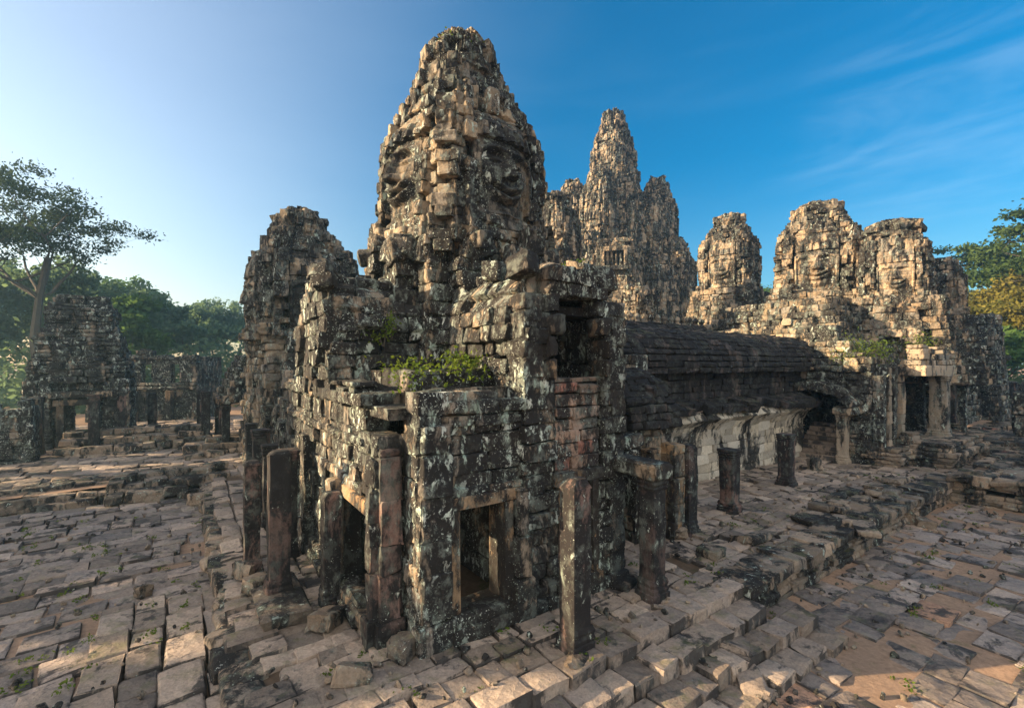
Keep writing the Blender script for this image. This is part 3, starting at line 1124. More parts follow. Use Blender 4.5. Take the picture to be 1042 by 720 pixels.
# ================================================================== CORNER TEMPLE (the near building)
def corner_temple():
    root = thing('corner_temple', 'ruined lichen-blackened corner temple with tall face tower over its doorways, largest building', 'temple', (*W(0, 0), 0), TH)
    # --- right-hand (shaded) facade, low corner room with the door
    B = Blocks(101)
    wall(B, (0, 0), (1, 0), (0, -1), 2.35, TZ - 0.1, lambda s: 5.45 + 0.15 * math.sin(s * 5), 0.55, 0.40, (0.5, 1.0), [(0.74, 2.0, 1.12, 3.36)], 0.02)
    wall(B, (0, 0.7), (0, -1), (-1, 0), 0.7, TZ - 0.1, 5.2, 0.5, 0.40, (0.4, 0.7))
    wall(B, (-0.5, 0.66), (1, 0), (0, -1), 0.5, TZ - 0.1, 4.75, 0.5, 0.42, (0.3, 0.5))
    # left-hand (sunlit) facade
    def topL(s):
        b = s + 0.66
        if b < 1.3:
            return 4.9
        if b < 2.0:
            return 5.25
        if b < 3.9:
            return 5.7
        return 5.6
    wall(B, (-0.5, 10.2), (0, -1), (-1, 0), 9.54, TZ - 0.1, lambda s: topL(9.54 - s), 0.55, 0.40, (0.45, 0.85),
         [(9.54 - (3.05 - .66), 9.54 - (1.12 - .66), 1.1, 3.22), (1.4, 2.5, 1.1, 3.2)], 0.04)
    # rear and inner walls closing the rooms
    wall(B, (9.4, 10.2), (-1, 0), (0, 1), 9.9, TZ - 0.1, 5.5, 0.5, 0.5, (0.8, 1.5))
    wall(B, (2.9, 1.6), (0, 1), (1, 0), 8.0, TZ, 5.3, 0.4, 0.5, (0.8, 1.4))
    o = B.build('wall', M_WALL, root)
    # roof blocks of the low corner room, stepping back
    B = Blocks(102)
    for (aa0, aa1, bb0, bb1, zz) in ((-0.35, 2.3, 0.45, 3.9, 5.35), (0.35, 2.4, 1.2, 4.2, 5.72)):
        q = bb0
        while q < bb1:
            w = B.r.uniform(0.5, 0.75)
            s = aa0
            while s < aa1:
                l = B.r.uniform(0.55, 1.1)
                if B.r.random() > 0.10 and not (zz < 5.5 and s < 0.2 and q < 1.2):
                    B.add((s + l / 2, q + w / 2, zz + B.r.normal(0, 0.05)), (l / 2 - .01, w / 2 - .01, 0.22), tilt(I3, B.r, 0.03), 0.06)
                s += l
            q += w
    B.add((1.0, 2.2, 5.15), (1.35, 1.7, 0.12), None, 0.02)
    B.build('roof_slabs', M_WALL, root, corner=0.04)
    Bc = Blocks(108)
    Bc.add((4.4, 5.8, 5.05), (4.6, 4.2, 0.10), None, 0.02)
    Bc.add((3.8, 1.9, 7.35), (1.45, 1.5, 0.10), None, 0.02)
    Bc.add((3.8, 2.55, 6.2), (1.5, 0.15, 1.3), None, 0.02)  # dark back slab, added with the ceilings to keep the openings black
    Bc.build('dark_lining', M_DARKROOF, root)
    # --- tall projecting porch with broken arch above the second door
    B = Blocks(103)
    def gable(s):
        x = abs(s - 1.5) / 1.5
        return 8.25 - 0.9 * x ** 2.2
    wall(B, (2.30, -0.16), (1, 0), (0, -1), 3.05, TZ - 0.1, gable, 0.6, 0.36, (0.4, 0.8),
         [(1.02, 2.05, 1.2, 3.5), (0.72, 2.34, 5.75, 7.1), (0.95, 2.15, 7.0, 7.40), (0.84, 2.28, 3.5, 5.8)], 0.035)
    wall(B, (2.30, 3.6), (0, -1), (-1, 0), 3.76, 5.2, 7.3, 0.5, 0.36, (0.4, 0.8), (), 0.05)
    wall(B, (5.35, -0.16), (0, 1), (1, 0), 4.0, TZ - 0.1, 7.3, 0.5, 0.4, (0.5, 0.9), (), 0.04)
    sect = [(-1.58, 6.6), (-1.48, 7.2), (-1.1, 7.75), (-0.5, 8.12), (0, 8.2), (0.5, 8.12), (1.1, 7.75), (1.48, 7.2), (1.58, 6.6)]
    vault(B, (3.82, 0.35), (0, 1), (-1, 0), 3.2, sect, 0.36, 0.42, (0.4, 0.8), 0.06)
    # ragged crest stones
    for i in range(16):
        s = B.r.uniform(2.6, 5.1)
        B.add((s, B.r.uniform(0.0, 2.8), 8.22 + B.r.uniform(-0.1, 0.15)), tuple(B.r.uniform(0.14, 0.32, 3)), tilt(I3, B.r, 0.15), 0.07)
    B.build('porch', M_WALL, root, corner=0.03)
    # blocked arch infill with reddish repair stones
    B = Blocks(104)
    wall(B, (3.16, -0.10), (1, 0), (0, -1), 1.38, 3.5, 5.78, 0.45, 0.27, (0.45, 0.9), (), 0.02, red=0.13)
    B.build('arch_infill', M_RED, root)
    # corbel stones that narrow the arch
    for i, (x, z, w) in enumerate(((2.98, 5.98, .22), (3.0, 6.45, .24), (3.12, 6.95, .42), (4.68, 6.0, .16), (4.68, 6.45, .18), (4.6, 6.95, .36))):
        B = Blocks(105 + i * 7)
        B.add((x, -0.02, z), (w / 2, 0.3, 0.21), tilt(I3, B.r, 0.03), 0.06)
        B.build('corbel_stone', M_FRAME, root, corner=0.03)
    # --- left porch
    B = Blocks(106)
    def gl(s):
        x = abs(s - 2.05) / 2.05
        return 8.45 - 1.2 * x ** 2
    wall(B, (-0.62, 8.0), (0, -1), (-1, 0), 4.1, 5.3, gl, 0.55, 0.37, (0.4, 0.75), (), 0.07, miss=0.03)
    wall(B, (-0.62, 3.9), (1, 0), (0, -1), 2.7, 5.3, lambda s: 7.9 - 0.15 * s, 0.5, 0.37, (0.45, 0.85), (), 0.05)
    sect = [(-2.0, 6.9), (-1.8, 7.4), (-1.3, 7.95), (-0.6, 8.3), (0, 8.4), (0.6, 8.3), (1.3, 7.95), (1.8, 7.4), (2.0, 6.9)]
    vault(B, (-0.4, 5.95), (1, 0), (0, 1), 3.2, sect, 0.38, 0.42, (0.4, 0.8), 0.06)
    B.add((-0.55, 4.6, 8.2), (0.30, 0.22, 0.22), tilt(I3, B.r, 0.2), 0.08)
    B.add((-0.5, 4.9, 8.5), (0.28, 0.25, 0.2), tilt(I3, B.r, 0.25), 0.08)
    B.add((-0.5, 5.3, 8.55), (0.25, 0.3, 0.16), tilt(I3, B.r, 0.15), 0.07)
    B.build('side_porch', M_WALL, root, corner=0.035)
    # --- stepped body carrying the tower
    B = Blocks(107)
    heap(B, 1.55, 6.7, 3.25, 8.5, 5.2, 9.5, 0.42, lambda q: 0.15 + 0.25 * q, (0.5, 1.0), 0.7, 0.07, 0.05, 0.05)
    heap(B, 2.3, 6.0, 2.75, 9.0, 5.2, 9.0, 0.42, lambda q: 0.10 + 0.20 * q, (0.5, 0.9), 0.7, 0.08, 0.07, 0.05)
    heap(B, 1.0, 7.2, 4.1, 7.7, 5.2, 9.0, 0.42, lambda q: 0.10 + 0.20 * q, (0.5, 0.9), 0.7, 0.08, 0.07, 0.05)
    for i in range(60):
        th_ = B.r.uniform(0, 2 * math.pi)
        rr = B.r.uniform(2.5, 3.0)
        B.add((4.1 + rr * math.cos(th_), 5.85 + rr * math.sin(th_), 9.15 + B.r.uniform(-0.2, 0.5)), tuple(B.r.uniform(0.18, 0.38, 3)), tilt(I3, B.r, 0.1), 0.06)
    B.build('tower_base', M_TOWER, root, corner=0.035)
    # --- piers and pilasters standing proud of the facades
    def pier(a0, a1, b0, b1, z1, seed, mat=M_WALL):
        Bp = Blocks(seed)
        z = TZ - 0.1
        while z < z1 - 0.05:
            h = min(Bp.r.uniform(0.5, 0.95), z1 - z)
            g = 0.06 if z < TZ + 0.4 else 0.0
            Bp.add(((a0 + a1) / 2, (b0 + b1) / 2, z + h / 2), ((a1 - a0) / 2 + g + Bp.r.normal(0, .012), (b1 - b0) / 2 + g + Bp.r.normal(0, .012), h / 2 - .004), tilt(I3, Bp.r, 0.006), 0.035)
            z += h
        Bp.build('pilaster', mat, root, jit=0.016)
    pier(0.02, 0.62, -0.16, 0.2, 4.95, 120)
    pier(-0.5, -0.1, 0.50, 0.9, 4.5, 121, M_PILLAR)
    pier(2.12, 2.42, -0.26, 0.1, 3.55, 122, M_WALL)
    pier(-0.72, -0.35, 3.2, 3.65, 3.4, 124)
    pier(-0.74, -0.35, 6.2, 6.75, 4.1, 125)
    pier(-0.66, -0.4, 0.64, 0.90, 4.3, 126, M_PILLAR)
    # --- door frames
    def door(axis, pos, s0, s1, z0, z1, seed, jd=0.33):
        Bd = Blocks(seed)
        e = bpy.data.objects.new('doorway', None)
        COL.objects.link(e)
        e.parent = root
        w = 0.2
        def put(nm, s, z, hs, hz, dp, tone=None):
            Bd = Blocks(seed + len(nm))
            c = (s, pos, z) if axis == 'u' else (pos, s, z)
            hh = (hs, dp, hz) if axis == 'u' else (dp, hs, hz)
            Bd.add(c, hh, None, 0.025)
            Bd.build(nm, M_FRAME, e, jit=0.008, corner=0.012)
        put('door_jamb', s0 + w / 2 - .02, (z0 + z1) / 2, w / 2, (z1 - z0) / 2, jd)
        put('door_jamb', s1 - w / 2 + .02, (z0 + z1) / 2, w / 2, (z1 - z0) / 2, jd)
        put('lintel', (s0 + s1) / 2, z1 + 0.12, (s1 - s0) / 2 + 0.18, 0.13, 0.335)
        put('door_sill', (s0 + s1) / 2, z0 - 0.11, (s1 - s0) / 2 + 0.1, 0.14, 0.40)
    door('u', 0.24, 0.66, 2.06, 1.22, 3.3, 140)
    door('u', 0.13, 3.28, 4.42, 1.3, 3.45, 150)
    door('v', -0.3, 0.98, 3.12, 1.2, 3.2, 160, 0.22)
    # moulded bands across the facades
    for (z, h, p) in ((3.62, 0.09, 0.05), (5.0, 0.10, 0.07), (5.28, 0.13, 0.12)):
        B = Blocks(int(z * 100))
        s = 0.62
        while s < 2.3:
            l = min(B.r.uniform(0.5, 1.1), 2.3 - s)
            B.add((s + l / 2, -p / 2 + 0.1, z), (l / 2, p / 2 + 0.12, h), tilt(I3, B.r, 0.006), 0.03)
            s += l
        B.build('moulding', M_WALL, root)
    for (z, h, p) in ((3.55, 0.10, 0.05), (4.5, 0.08, 0.07), (5.35, 0.12, 0.12)):
        B = Blocks(int(z * 100) + 1)
        s = 1.4
        while s < 9.5:
            l = B.r.uniform(0.5, 1.0)
            B.add((-0.5 - p / 2 + 0.1, s + l / 2, z + B.r.normal(0, .01)), (p / 2 + 0.12, l / 2, h), tilt(I3, B.r, 0.01), 0.03)
            s += l
        B.build('moulding', M_WALL, root)
    for nm, sd in (('plinth', 0), ('plinth', 1)):
        B = Blocks(171 + sd)
        for (z, h, p) in ((TZ + 0.12, 0.14, 0.26), (TZ + 0.36, 0.11, 0.16)):
            s, e = ((0.62, 5.4), (1.4, 9.9))[sd]
            while s < e:
                l = min(B.r.uniform(0.5, 1.0), e - s)
                if sd == 0:
                    B.add((s + l / 2, -p / 2 + 0.12, z), (l / 2 - .002, p / 2 + 0.12, h), tilt(I3, B.r, 0.008), 0.04)
                else:
                    B.add((-0.5 - p / 2 + 0.12, s + l / 2, z), (p / 2 + 0.12, l / 2 - .002, h), tilt(I3, B.r, 0.01), 0.04)
                s += l
        B.build(nm, M_WALL, root)
    # --- face tower
    sub = bpy.data.objects.new('face_tower', None)
    COL.objects.link(sub)
    sub.parent = root
    sub.location = (4.1, 5.85, 0)
    sub.rotation_euler = (0, 0, math.radians(7))
    prof = [(8.9, 2.62), (9.3, 2.58), (10.3, 2.48), (10.5, 2.45), (10.6, 2.28), (11.9, 2.36), (12.9, 2.30), (13.5, 2.20), (13.6, 2.10), (14.3, 1.98), (14.4, 1.84), (15.0, 1.72), (15.1, 1.58), (15.7, 1.48),
            (15.8, 1.32), (16.15, 1.30), (16.2, 1.20), (16.5, 1.32), (16.75, 1.28), (16.8, 1.08), (17.15, 1.08), (17.2, 0.88), (17.5, 0.78)]
    prof = [(zz if zz < 13.4 else 13.4 + (zz - 13.4) * 0.85, rr * (1.0 if zz < 16.3 else 0.90)) for zz, rr in prof]
    prof = [(zz, rr * float(np.interp(zz, [9, 11.6, 13.0, 13.85, 14.6, 15.1, 15.9, 17], [.97, .965, .945, .87, .82, .84, .93, .98]))) for zz, rr in prof]
    tower(sub, prof, M_TOWER, 300, 110, 5, (0, 3), (10.35, 13.6), (0.62, 0.40), 0.09, 15.6, spikes=0.15, fine=True, fmat=M_FACE, fk=1.1)
    return root


corner_temple()

# side porch: lintel slab on pillar, doorway wall between temple and gallery
def side_porch():
    root = thing('side_portico', 'dark low portico wall with open doorway between corner temple and long roof', 'portico', (*W(0, 0), 0), TH)
    B = Blocks(201)
    wall(B, (5.4, 1.2), (1, 0), (0, -1), 3.6, TZ - 0.1, lambda s: 4.5 + 0.3 * math.sin(s * 2), 0.55, 0.4, (0.45, 0.9), [(1.1, 1.95, 1.0, 3.2)], 0.04)
    wall(B, (9.0, 1.2), (0, 1), (1, 0), 3.2, TZ - 0.1, 4.4, 0.5, 0.4, (0.5, 0.9), (), 0.04)
    wall(B, (5.4, 3.2), (1, 0), (0, -1), 5.0, 4.0, lambda s: 6.2 + 0.3 * math.sin(s * 3), 0.5, 0.4, (0.45, 0.9), (), 0.05)
    B.build('wall', M_WALL, root)
    B = Blocks(202)
    sect = [(-0.35, 4.15), (-0.2, 4.75), (0.25, 5.3), (0.9, 5.65), (1.6, 5.8)]
    vault(B, (6.9, 1.4), (1, 0), (0, 1), 2.3, sect, 0.24, 0.4, (0.4, 0.8), 0.03, bev=0.05)
    vault(B, (5.4, 1.4), (1, 0), (0, 1), 1.2, [(0.1, 4.4), (0.8, 5.0), (1.6, 5.2)], 0.34, 0.4, (0.5, 0.9), 0.06)
    B.build('half_vault_roof', M_DARKROOF, root)
    B = Blocks(203)
    B.add((5.25, 0.15, 3.72), (0.34, 1.5, 0.17), tilt(I3, B.r, 0.01), 0.05)
    B.add((6.1, 0.95, 4.0), (0.9, 0.35, 0.15), tilt(I3, B.r, 0.01), 0.05)
    B.build('lintel', M_WALL, root, jit=0.02)
    for (a, b, z1, w) in ((5.75, 1.0, 3.55, .42), (7.75, 1.0, 3.6, .4), (8.75, 0.95, 3.7, .5)):
        Bp = Blocks(int(a * 100))
        z = TZ
        while z < z1:
            h = Bp.r.uniform(0.5, 0.9)
            h = min(h, z1 - z)
            Bp.add((a, b, z + h / 2), (w / 2, w / 2, h / 2 - .004), tilt(I3, Bp.r, 0.01), 0.03)
            z += h
        Bp.build('pilaster', M_FRAME, root)


side_porch()


# ================================================================== GALLERY with the long dark vault
def gallery():
    root = thing('gallery', 'long gallery with dark stone vault roof above a pale streaked inner wall', 'gallery', (*W(0, 0), 0), TH)
    B = Blocks(301)
    wall(B, (9.0, 4.4), (1, 0), (0, -1), 16.5, TZ - 0.1, 2.7, 0.5, 0.46, (0.6, 1.3), (), 0.012, bev=0.015)
    sect = [(0.0, 2.7), (-0.06, 3.1), (-0.3, 3.5), (-0.7, 3.8)]
    vault(B, (12.5, 4.62), (1, 0), (0, 1), 13.0, [(a, z) for a, z in sect], 0.42, 0.42, (0.6, 1.2), 0.015, bev=0.015)
    B.build('inner_wall', M_PALE, root)
    B = Blocks(302)
    vault(B, (9.0, 4.4), (1, 0), (0, 1), 16.5, [(-1.0, 3.92), (-0.6, 4.12), (-0.1, 4.26), (0.25, 4.32)], 0.34, 0.36, (0.6, 1.1), 0.05,
          keep=lambda s, q: q > 0.32 + 0.3 * math.sin(s * 1.9) * math.sin(s * 0.7 + 1) or s > 12.5)
    B.build('broken_eave', M_DARKROOF, root, corner=0.05)
    B = Blocks(303)
    wall(B, (8.8, 4.55), (1, 0), (0, -1), 19.2, 4.2, 5.75, 0.5, 0.3, (0.6, 1.2), (), 0.04)
    B.build('frieze', M_DARKROOF, root)
    # roof
    B = Blocks(304)
    sect = [(-2.55, 5.72), (-2.62, 6.1), (-2.52, 6.55), (-2.2, 7.0), (-1.7, 7.32), (-1.0, 7.52), (-0.4, 7.6), (0, 7.62), (0.5, 7.58), (1.4, 7.3), (2.2, 6.6), (2.4, 5.8)]
    vault(B, (8.6, 6.75), (1, 0), (0, 1), 19.6, sect, 0.24, 0.36, (0.7, 1.3), 0.010, bev=0.05)
    B.build('roof', M_DARKROOF, root)
    B = Blocks(305)
    s = 8.8
    while s < 28:
        l = B.r.uniform(0.4, 0.8)
        if True:
            B.add((s + l / 2, 6.75 + B.r.normal(0, .05), 7.66 + 0.06 * B.r.random()), (l / 2 + .01, 0.16, 0.15 + 0.05 * B.r.random()), tilt(I3, B.r, 0.05), 0.06)
        s += l
    B.build('ridge_crest', M_DARKROOF, root)
    # second roof behind with finials along its ridge
    r2 = thing('rear_gallery', 'second gallery roof behind the dark vault with a row of worn finials', 'gallery', (*W(0, 0), 0), TH)
    B = Blocks(306, False)
    vault(B, (14, 13.5), (1, 0), (0, 1), 24, [(-2.2, 6.5), (-2.1, 7.2), (-1.5, 8.1), (-0.7, 8.7), (0, 8.85), (0.7, 8.7), (1.5, 8.1), (2.2, 6.6)], 0.34, 0.4, (0.7, 1.3), 0.03)
    wall(B, (14, 11.3), (1, 0), (0, -1), 24, 3, 6.6, 0.5, 0.45, (0.7, 1.3), (), 0.04)
    B.build('roof', M_DARKROOF, r2)
    for i, s in enumerate(np.arange(16, 37, 0.75)):
        vs, fs = ring_mesh([(8.9, 0.2, 0, 0), (9.05, 0.22, 0, 0), (9.15, 0.14, 0, 0), (9.35, 0.22, 0, 0), (9.5, 0.17, 0, 0), (9.62, 0.05, 0, 0)], 3, 0.06, i, 0.4)
        vs = vs + np.array([s, 13.5, 0])
        mesh_obj('finial', vs, fs, M_FAR, r2, np.tile(rng.random(3), (len(vs), 1)))


gallery()


# terrace retaining wall with moulded, broken lip
def terrace_wall():
    root = thing('terrace_wall', 'moulded retaining wall of the terrace above the right courtyard', 'retaining wall', (*W(0, 0), 0), TH)
    B = Blocks(401)
    wall(B, (7.4, -2.05), (1, 0), (0, -1), 17.2, -0.1, 0.30, 0.5, 0.2, (0.5, 1.1), (), 0.03)
    wall(B, (7.4, -1.98), (1, 0), (0, -1), 17.2, 0.28, 0.58, 0.5, 0.15, (0.5, 1.1), (), 0.03)
    B.build('moulded_base', M_RUBBLE, root)
    B = Blocks(402)
    s = 7.3
    while s < 24.6:
        l = B.r.uniform(0.55, 1.2)
        B.add((s + l / 2, -1.68 + B.r.normal(0, 0.03), 0.77 + B.r.normal(0, 0.015)), (l / 2 - .010, 0.5, 0.15), tilt(I3, B.r, 0.012), 0.05)
        s += l
    B.build('lip_slabs', M_RUBBLE, root, corner=0.05)
    B = Blocks(403)
    for i in range(20):
        s = B.r.uniform(8.0, 24)
        B.add((s, B.r.uniform(-1.8, -0.2), 0.98 + B.r.normal(0, 0.03)), (B.r.uniform(.3, .65), B.r.uniform(.22, .4), 0.10), tilt(I3, B.r, 0.05), 0.05)
    B.build('upper_slabs', M_RUBBLE, root, corner=0.05)
    # left return
    r2 = thing('terrace_edge', 'broken stone edge of the left terrace beside the outer pillars', 'retaining wall', (*W(0, 0), 0), TH)
    B = Blocks(404)
    s = -1.5
    while s < 33:
        l = B.r.uniform(0.55, 1.1)
        if B.r.random() > 0.12:
            B.add((-2.62 + B.r.normal(0, .08), s + l / 2, 0.52 + B.r.normal(0, .05)), (0.34, l / 2 - .02, 0.24), tilt(I3, B.r, 0.05), 0.06)
        s += l
    B.build('edge_stones', M_RUBBLE, r2, corner=0.05)


terrace_wall()

# ================================================================== PILLARS
pillar('short lit-edged pillar with bare top standing before the arched porch', 2.51, -1.46, TZ, 2.95, 0.44, 1, cap=False)
pillar('tall dark pillar carrying the lintel slab of the side portico', 5.25, -1.05, TZ, 2.75, 0.44, 2)
pillar('black pillar in shade of the portico, nearest the pale gallery wall', 9.4, 0.9, TZ, 2.6, 0.46, 3, cap=False)
pillar('brown free-standing pillar before the pale gallery wall, left one', 12.5, 1.3, TZ, 2.2, 0.52, 4)
pillar('short brown pillar nearest the stair under the arch', 18.0, 1.9, TZ, 2.2, 0.52, 5)
pillar('tall speckled pillar on a stone slab, nearest on the left terrace', -1.75, 3.55, TZ + 0.12, 3.1, 0.44, 6, cap=False)
pillar('slim dark pillar just behind the tall speckled pillar', -2.1, 5.3, TZ, 2.75, 0.36, 7, cap=False)
pillar('leaning pillar close to the sunlit side door', -0.85, 2.75, TZ, 2.3, 0.36, 8, cap=False, lean=(0.01, 0.0))
pillar('weathered pillar beyond the sunlit side door', -1.15, 6.1, TZ, 2.9, 0.42, 9)
pillar('slim pillar in left terrace row, first behind the doorway pillars', -1.2, 9.2, TZ, 2.6, 0.4, 10)
pillar('pillar in left terrace row with pale capital', -1.3, 11.0, TZ, 2.9, 0.42, 11)

# slab under the tall speckled pillar
pick('long plinth slab under the tall speckled pillar', *W(-1.75, 3.3), TZ - 0.02, (0.95, 2.1, 0.30), TH, 61, name='plinth_slab', tl=0.005)


# ================================================================== OTHER TOWERS
def far_tower(name, label, px, ytop, Y, Rt, zb, seed, faces=(0, 3), mat=M_FAR, squat=1.0, rz=0.0, base=True, nz=170, nt=60, crown=True, body_h=None, blkh=0.42, tk=1.0, slab=0.0):
    X = (px - CX) / FPX * Y
    zt = CZ + (HY - ytop - 8) / FPX * Y
    root = thing(name, label, 'tower', (X, Y, 0), TH + rz)
    H = zt - zb
    f = lambda q, k: (zb + H * q, Rt * k)
    prof = [f(0, 1.06), f(.07, 1.04), f(.09, 0.97), f(.35, 1.0), f(.58, .97), f(.66, .92), f(.67, .85), f(.76, .78), f(.77, .71), f(.845, .67), f(.85, .56), f(.88, .62), f(.93, .64), f(.94, .52), f(1.0, .46)]
    prof = [(zz, rr * (1 - (1 - tk) * min(1.0, max(0.0, ((zz - zb) / H - 0.55) / 0.3)))) for zz, rr in prof]
    tower(root, prof, mat, nz, nt, seed, faces, (zb + H * .07, zb + H * .60), (0.55 * Rt / 2.6 + .1, blkh), 0.08, zb + H * .88, spikes=0.12, fk=0.85)
    if slab:
        B = Blocks(seed + 700, False)
        r = B.r
        for (zz, k) in ((-0.95, 1.0), (-0.62, 1.1), (-0.30, 0.8)):
            n = 6 if k > 0.9 else 4
            for i in range(n):
                a_ = 2 * math.pi * i / n + r.random() * 0.5
                d = np.array([math.cos(a_), math.sin(a_)])
                rad = slab * k * 0.55
                B.add((d[0] * rad, d[1] * rad, zt + zz + r.normal(0, .04)), (slab * r.uniform(.34, .5), slab * r.uniform(.36, .48), r.uniform(.14, .2)), tilt(frame((-d[1], d[0]), d), r, 0.05), 0.07)
        B.build('crown_slabs', mat, root, corner=0.05)
    if base:
        B = Blocks(seed + 500, False)
        heap(B, -Rt * 1.15, Rt * 1.15, -Rt * 1.15, Rt * 1.15, max(0.3, zb - 5), zb + 0.25, 0.45, lambda q: -0.55 + 0.65 * q, (0.6, 1.2), 0.8, 0.08, 0.05, 0.05)
        heap(B, -Rt * 1.5, Rt * 1.5, -Rt * .7, Rt * .7, max(0.3, zb - 5), zb - 0.6, 0.45, lambda q: -0.4 + 0.8 * q, (0.6, 1.2), 0.8, 0.08, 0.05, 0.05)
        heap(B, -Rt * .7, Rt * .7, -Rt * 1.5, Rt * 1.5, max(0.3, zb - 5), zb - 0.6, 0.45, lambda q: -0.4 + 0.8 * q, (0.6, 1.2), 0.8, 0.08, 0.05, 0.05)
        B.build('tower_base', mat, root, corner=0.04)
    return root


far_tower('face_tower', 'grey shaded face tower left of the corner temple, seen against pale sky', 306, 208, 26, 2.55, 7.3, 51, mat=M_TOWER, rz=0.1, tk=0.78, base=False)
def mid_left_base():
    X = (306 - CX) / FPX * 26
    root = [o for o in bpy.data.objects if o.get('label', '').startswith('grey shaded face tower')][0]
    B = Blocks(559)
    heap(B, -2.3, 2.3, -2.3, 2.3, 0.6, 7.55, 0.38, lambda q: -0.25 + 0.35 * q + 0.08 * math.sin(q * 25), (0.45, 0.95), 0.8, 0.08, 0.04, 0.05)
    heap(B, -2.6, 3.3, -1.6, 1.6, 0.6, 4.6, 0.38, lambda q: 0.5 * q, (0.45, 0.95), 0.8, 0.08, 0.05, 0.05)
    heap(B, -1.6, 1.6, -3.3, 3.3, 0.6, 6.2, 0.38, lambda q: 0.5 * q, (0.45, 0.95), 0.8, 0.08, 0.05, 0.05)
    B.build('tower_base', M_TOWER, root, corner=0.035)


mid_left_base()
far_tower('face_tower', 'slim sunlit face tower, first to the right of the central sanctuary', 742, 212, 47, 2.55, 13.0, 52, rz=0.25, tk=0.85)
far_tower('face_tower', 'broad sunlit face tower with smiling face, between two narrower ones on the right', 832, 201, 36, 2.8, 11.0, 53, rz=0.35, tk=0.86, slab=1.75)
far_tower('face_tower', 'sunlit face tower with flat slab top, right of the broad smiling one', 908, 218, 31, 1.95, 10.0, 54, rz=0.35, tk=0.86, slab=1.55)
far_tower('broken_tower', 'small broken tower stub at the right end of the row of face towers', 957, 256, 35, 1.35, 9.6, 55, rz=0.4, faces=())
far_tower('face_tower', 'narrow pale tower peeping out right behind the largest tower', 566, 190, 40, 1.75, 13.5, 56, rz=0.2)
far_tower('small_turret', 'small sunlit carved turret in front of the central sanctuary', 648, 283, 34, 1.15, 9.0, 57, rz=0.2, nz=90, nt=40, blkh=0.3)


# ------------------------------------------------------------------ central sanctuary
def sanctuary():
    Y = 72.0
    X = (624 - CX) / FPX * Y
    root = thing('central_sanctuary', 'tall pointed central sanctuary with clustered towers in the distance', 'temple', (X, Y, 0), TH + 0.2)
    def sp(dx, dy, z0, z1, R, seed, nz=130, nt=44, sharp=False):
        e = bpy.data.objects.new('spire' if sharp else 'side_tower', None)
        COL.objects.link(e)
        e.parent = root
        e.location = (dx, dy, 0)
        H = z1 - z0
        if sharp:
            ks = [(0, 1.0), (.15, .98), (.16, .92), (.32, .94), (.33, .88), (.5, .86), (.51, .79), (.68, .76), (.69, .67), (.82, .64), (.83, .54), (.9, .58), (.91, .5), (1, .44)]
        else:
            ks = [(0, 1.05), (.1, 1.0), (.6, 1.0), (.74, .95), (.75, .87), (.86, .8), (.87, .7), (.94, .66), (.95, .52), (1, .46)]
        tower(e, [(z0 + H * q, R * k) for q, k in ks], M_FAR, nz, nt, seed, () if sharp else (0, 3), (z0 + H * .1, z0 + H * .62), (0.75, 0.55), 0.16, z0 + H * .88, spikes=0.2, part='tower_shaft', top_rag=0.5)
    sp(0, 0, 26, 44.4, 3.7, 71, 200, 60, True)
    for i, (ang, rr, z1, R) in enumerate(((-125, 4.6, 33.0, 2.5), (-85, 5.8, 31.0, 2.3), (-50, 6.6, 34.2, 2.6), (-5, 6.9, 31.5, 2.5), (55, 5.6, 32.5, 2.5), (100, 5.6, 33, 2.4), (145, 6.6, 33.5, 2.5), (-165, 6.2, 33.8, 2.5))):
        a = math.radians(ang)
        sp(rr * math.cos(a), rr * math.sin(a), 19, z1, R, 80 + i)
    for i, ang in enumerate(range(-170, 60, 30)):
        a = math.radians(ang)
        sp(9.4 * math.cos(a), 9.4 * math.sin(a), 10, 24.0 - 1.6 * (i % 3), 2.4, 95 + i, 90, 36)
    B = Blocks(72, False)
    heap(B, -6.5, 6.5, -6.5, 6.5, 12, 27, 0.6, lambda q: 1.2 * q, (0.8, 1.5), 1.0, 0.12, 0.05, 0.06)
    heap(B, -10.5, 10.5, -10.5, 10.5, 2, 15, 0.6, lambda q: 1.5 * q, (0.8, 1.6), 1.0, 0.15, 0.05, 0.06)
    heap(B, -13.5, 13.5, -7, 7, 2, 13, 0.6, lambda q: 2.0 * q, (0.8, 1.6), 1.0, 0.15, 0.05, 0.06)
    heap(B, 3, 16.5, -12, 3, 2, 12.5, 0.6, lambda q: 2.0 * q, (0.8, 1.6), 1.0, 0.15, 0.08, 0.06)
    B.build('terraced_base', M_FAR, root, corner=0.06)
    # barred window facing the camera
    e = bpy.data.objects.new('window', None)
    COL.objects.link(e)
    e.parent = root
    e.location = (-10.6, -6.6, 18.6)
    e.rotation_euler = (0, 0, math.radians(-58))
    B = Blocks(73, False)
    heap(B, -2.4, 2.4, 0.3, 4.0, -9, 3.4, 0.5, lambda q: 0.2 * q, (0.7, 1.3), 0.9, 0.1)
    for (x, z, hx, hz) in ((0, 2.2, 1.7, .3), (0, -.2, 1.7, .3), (-1.45, 1, .25, 1), (1.45, 1, .25, 1)):
        B.add((x, 0, z), (hx, 0.5, hz), None, 0.05)
    B.build('window_frame', M_FAR, e)
    for x in (-.85, -.3, .3, .85):
        vs, fs = ring_mesh([(z, .15 + .04 * (i % 2), x, 0.1) for i, z in enumerate(np.linspace(0, 2, 9))], 3, 0.02, 5, 0.5)
        mesh_obj('baluster', vs, fs, M_FAR, e, np.tile([.5, .5, .5], (len(vs), 1)))


sanctuary()


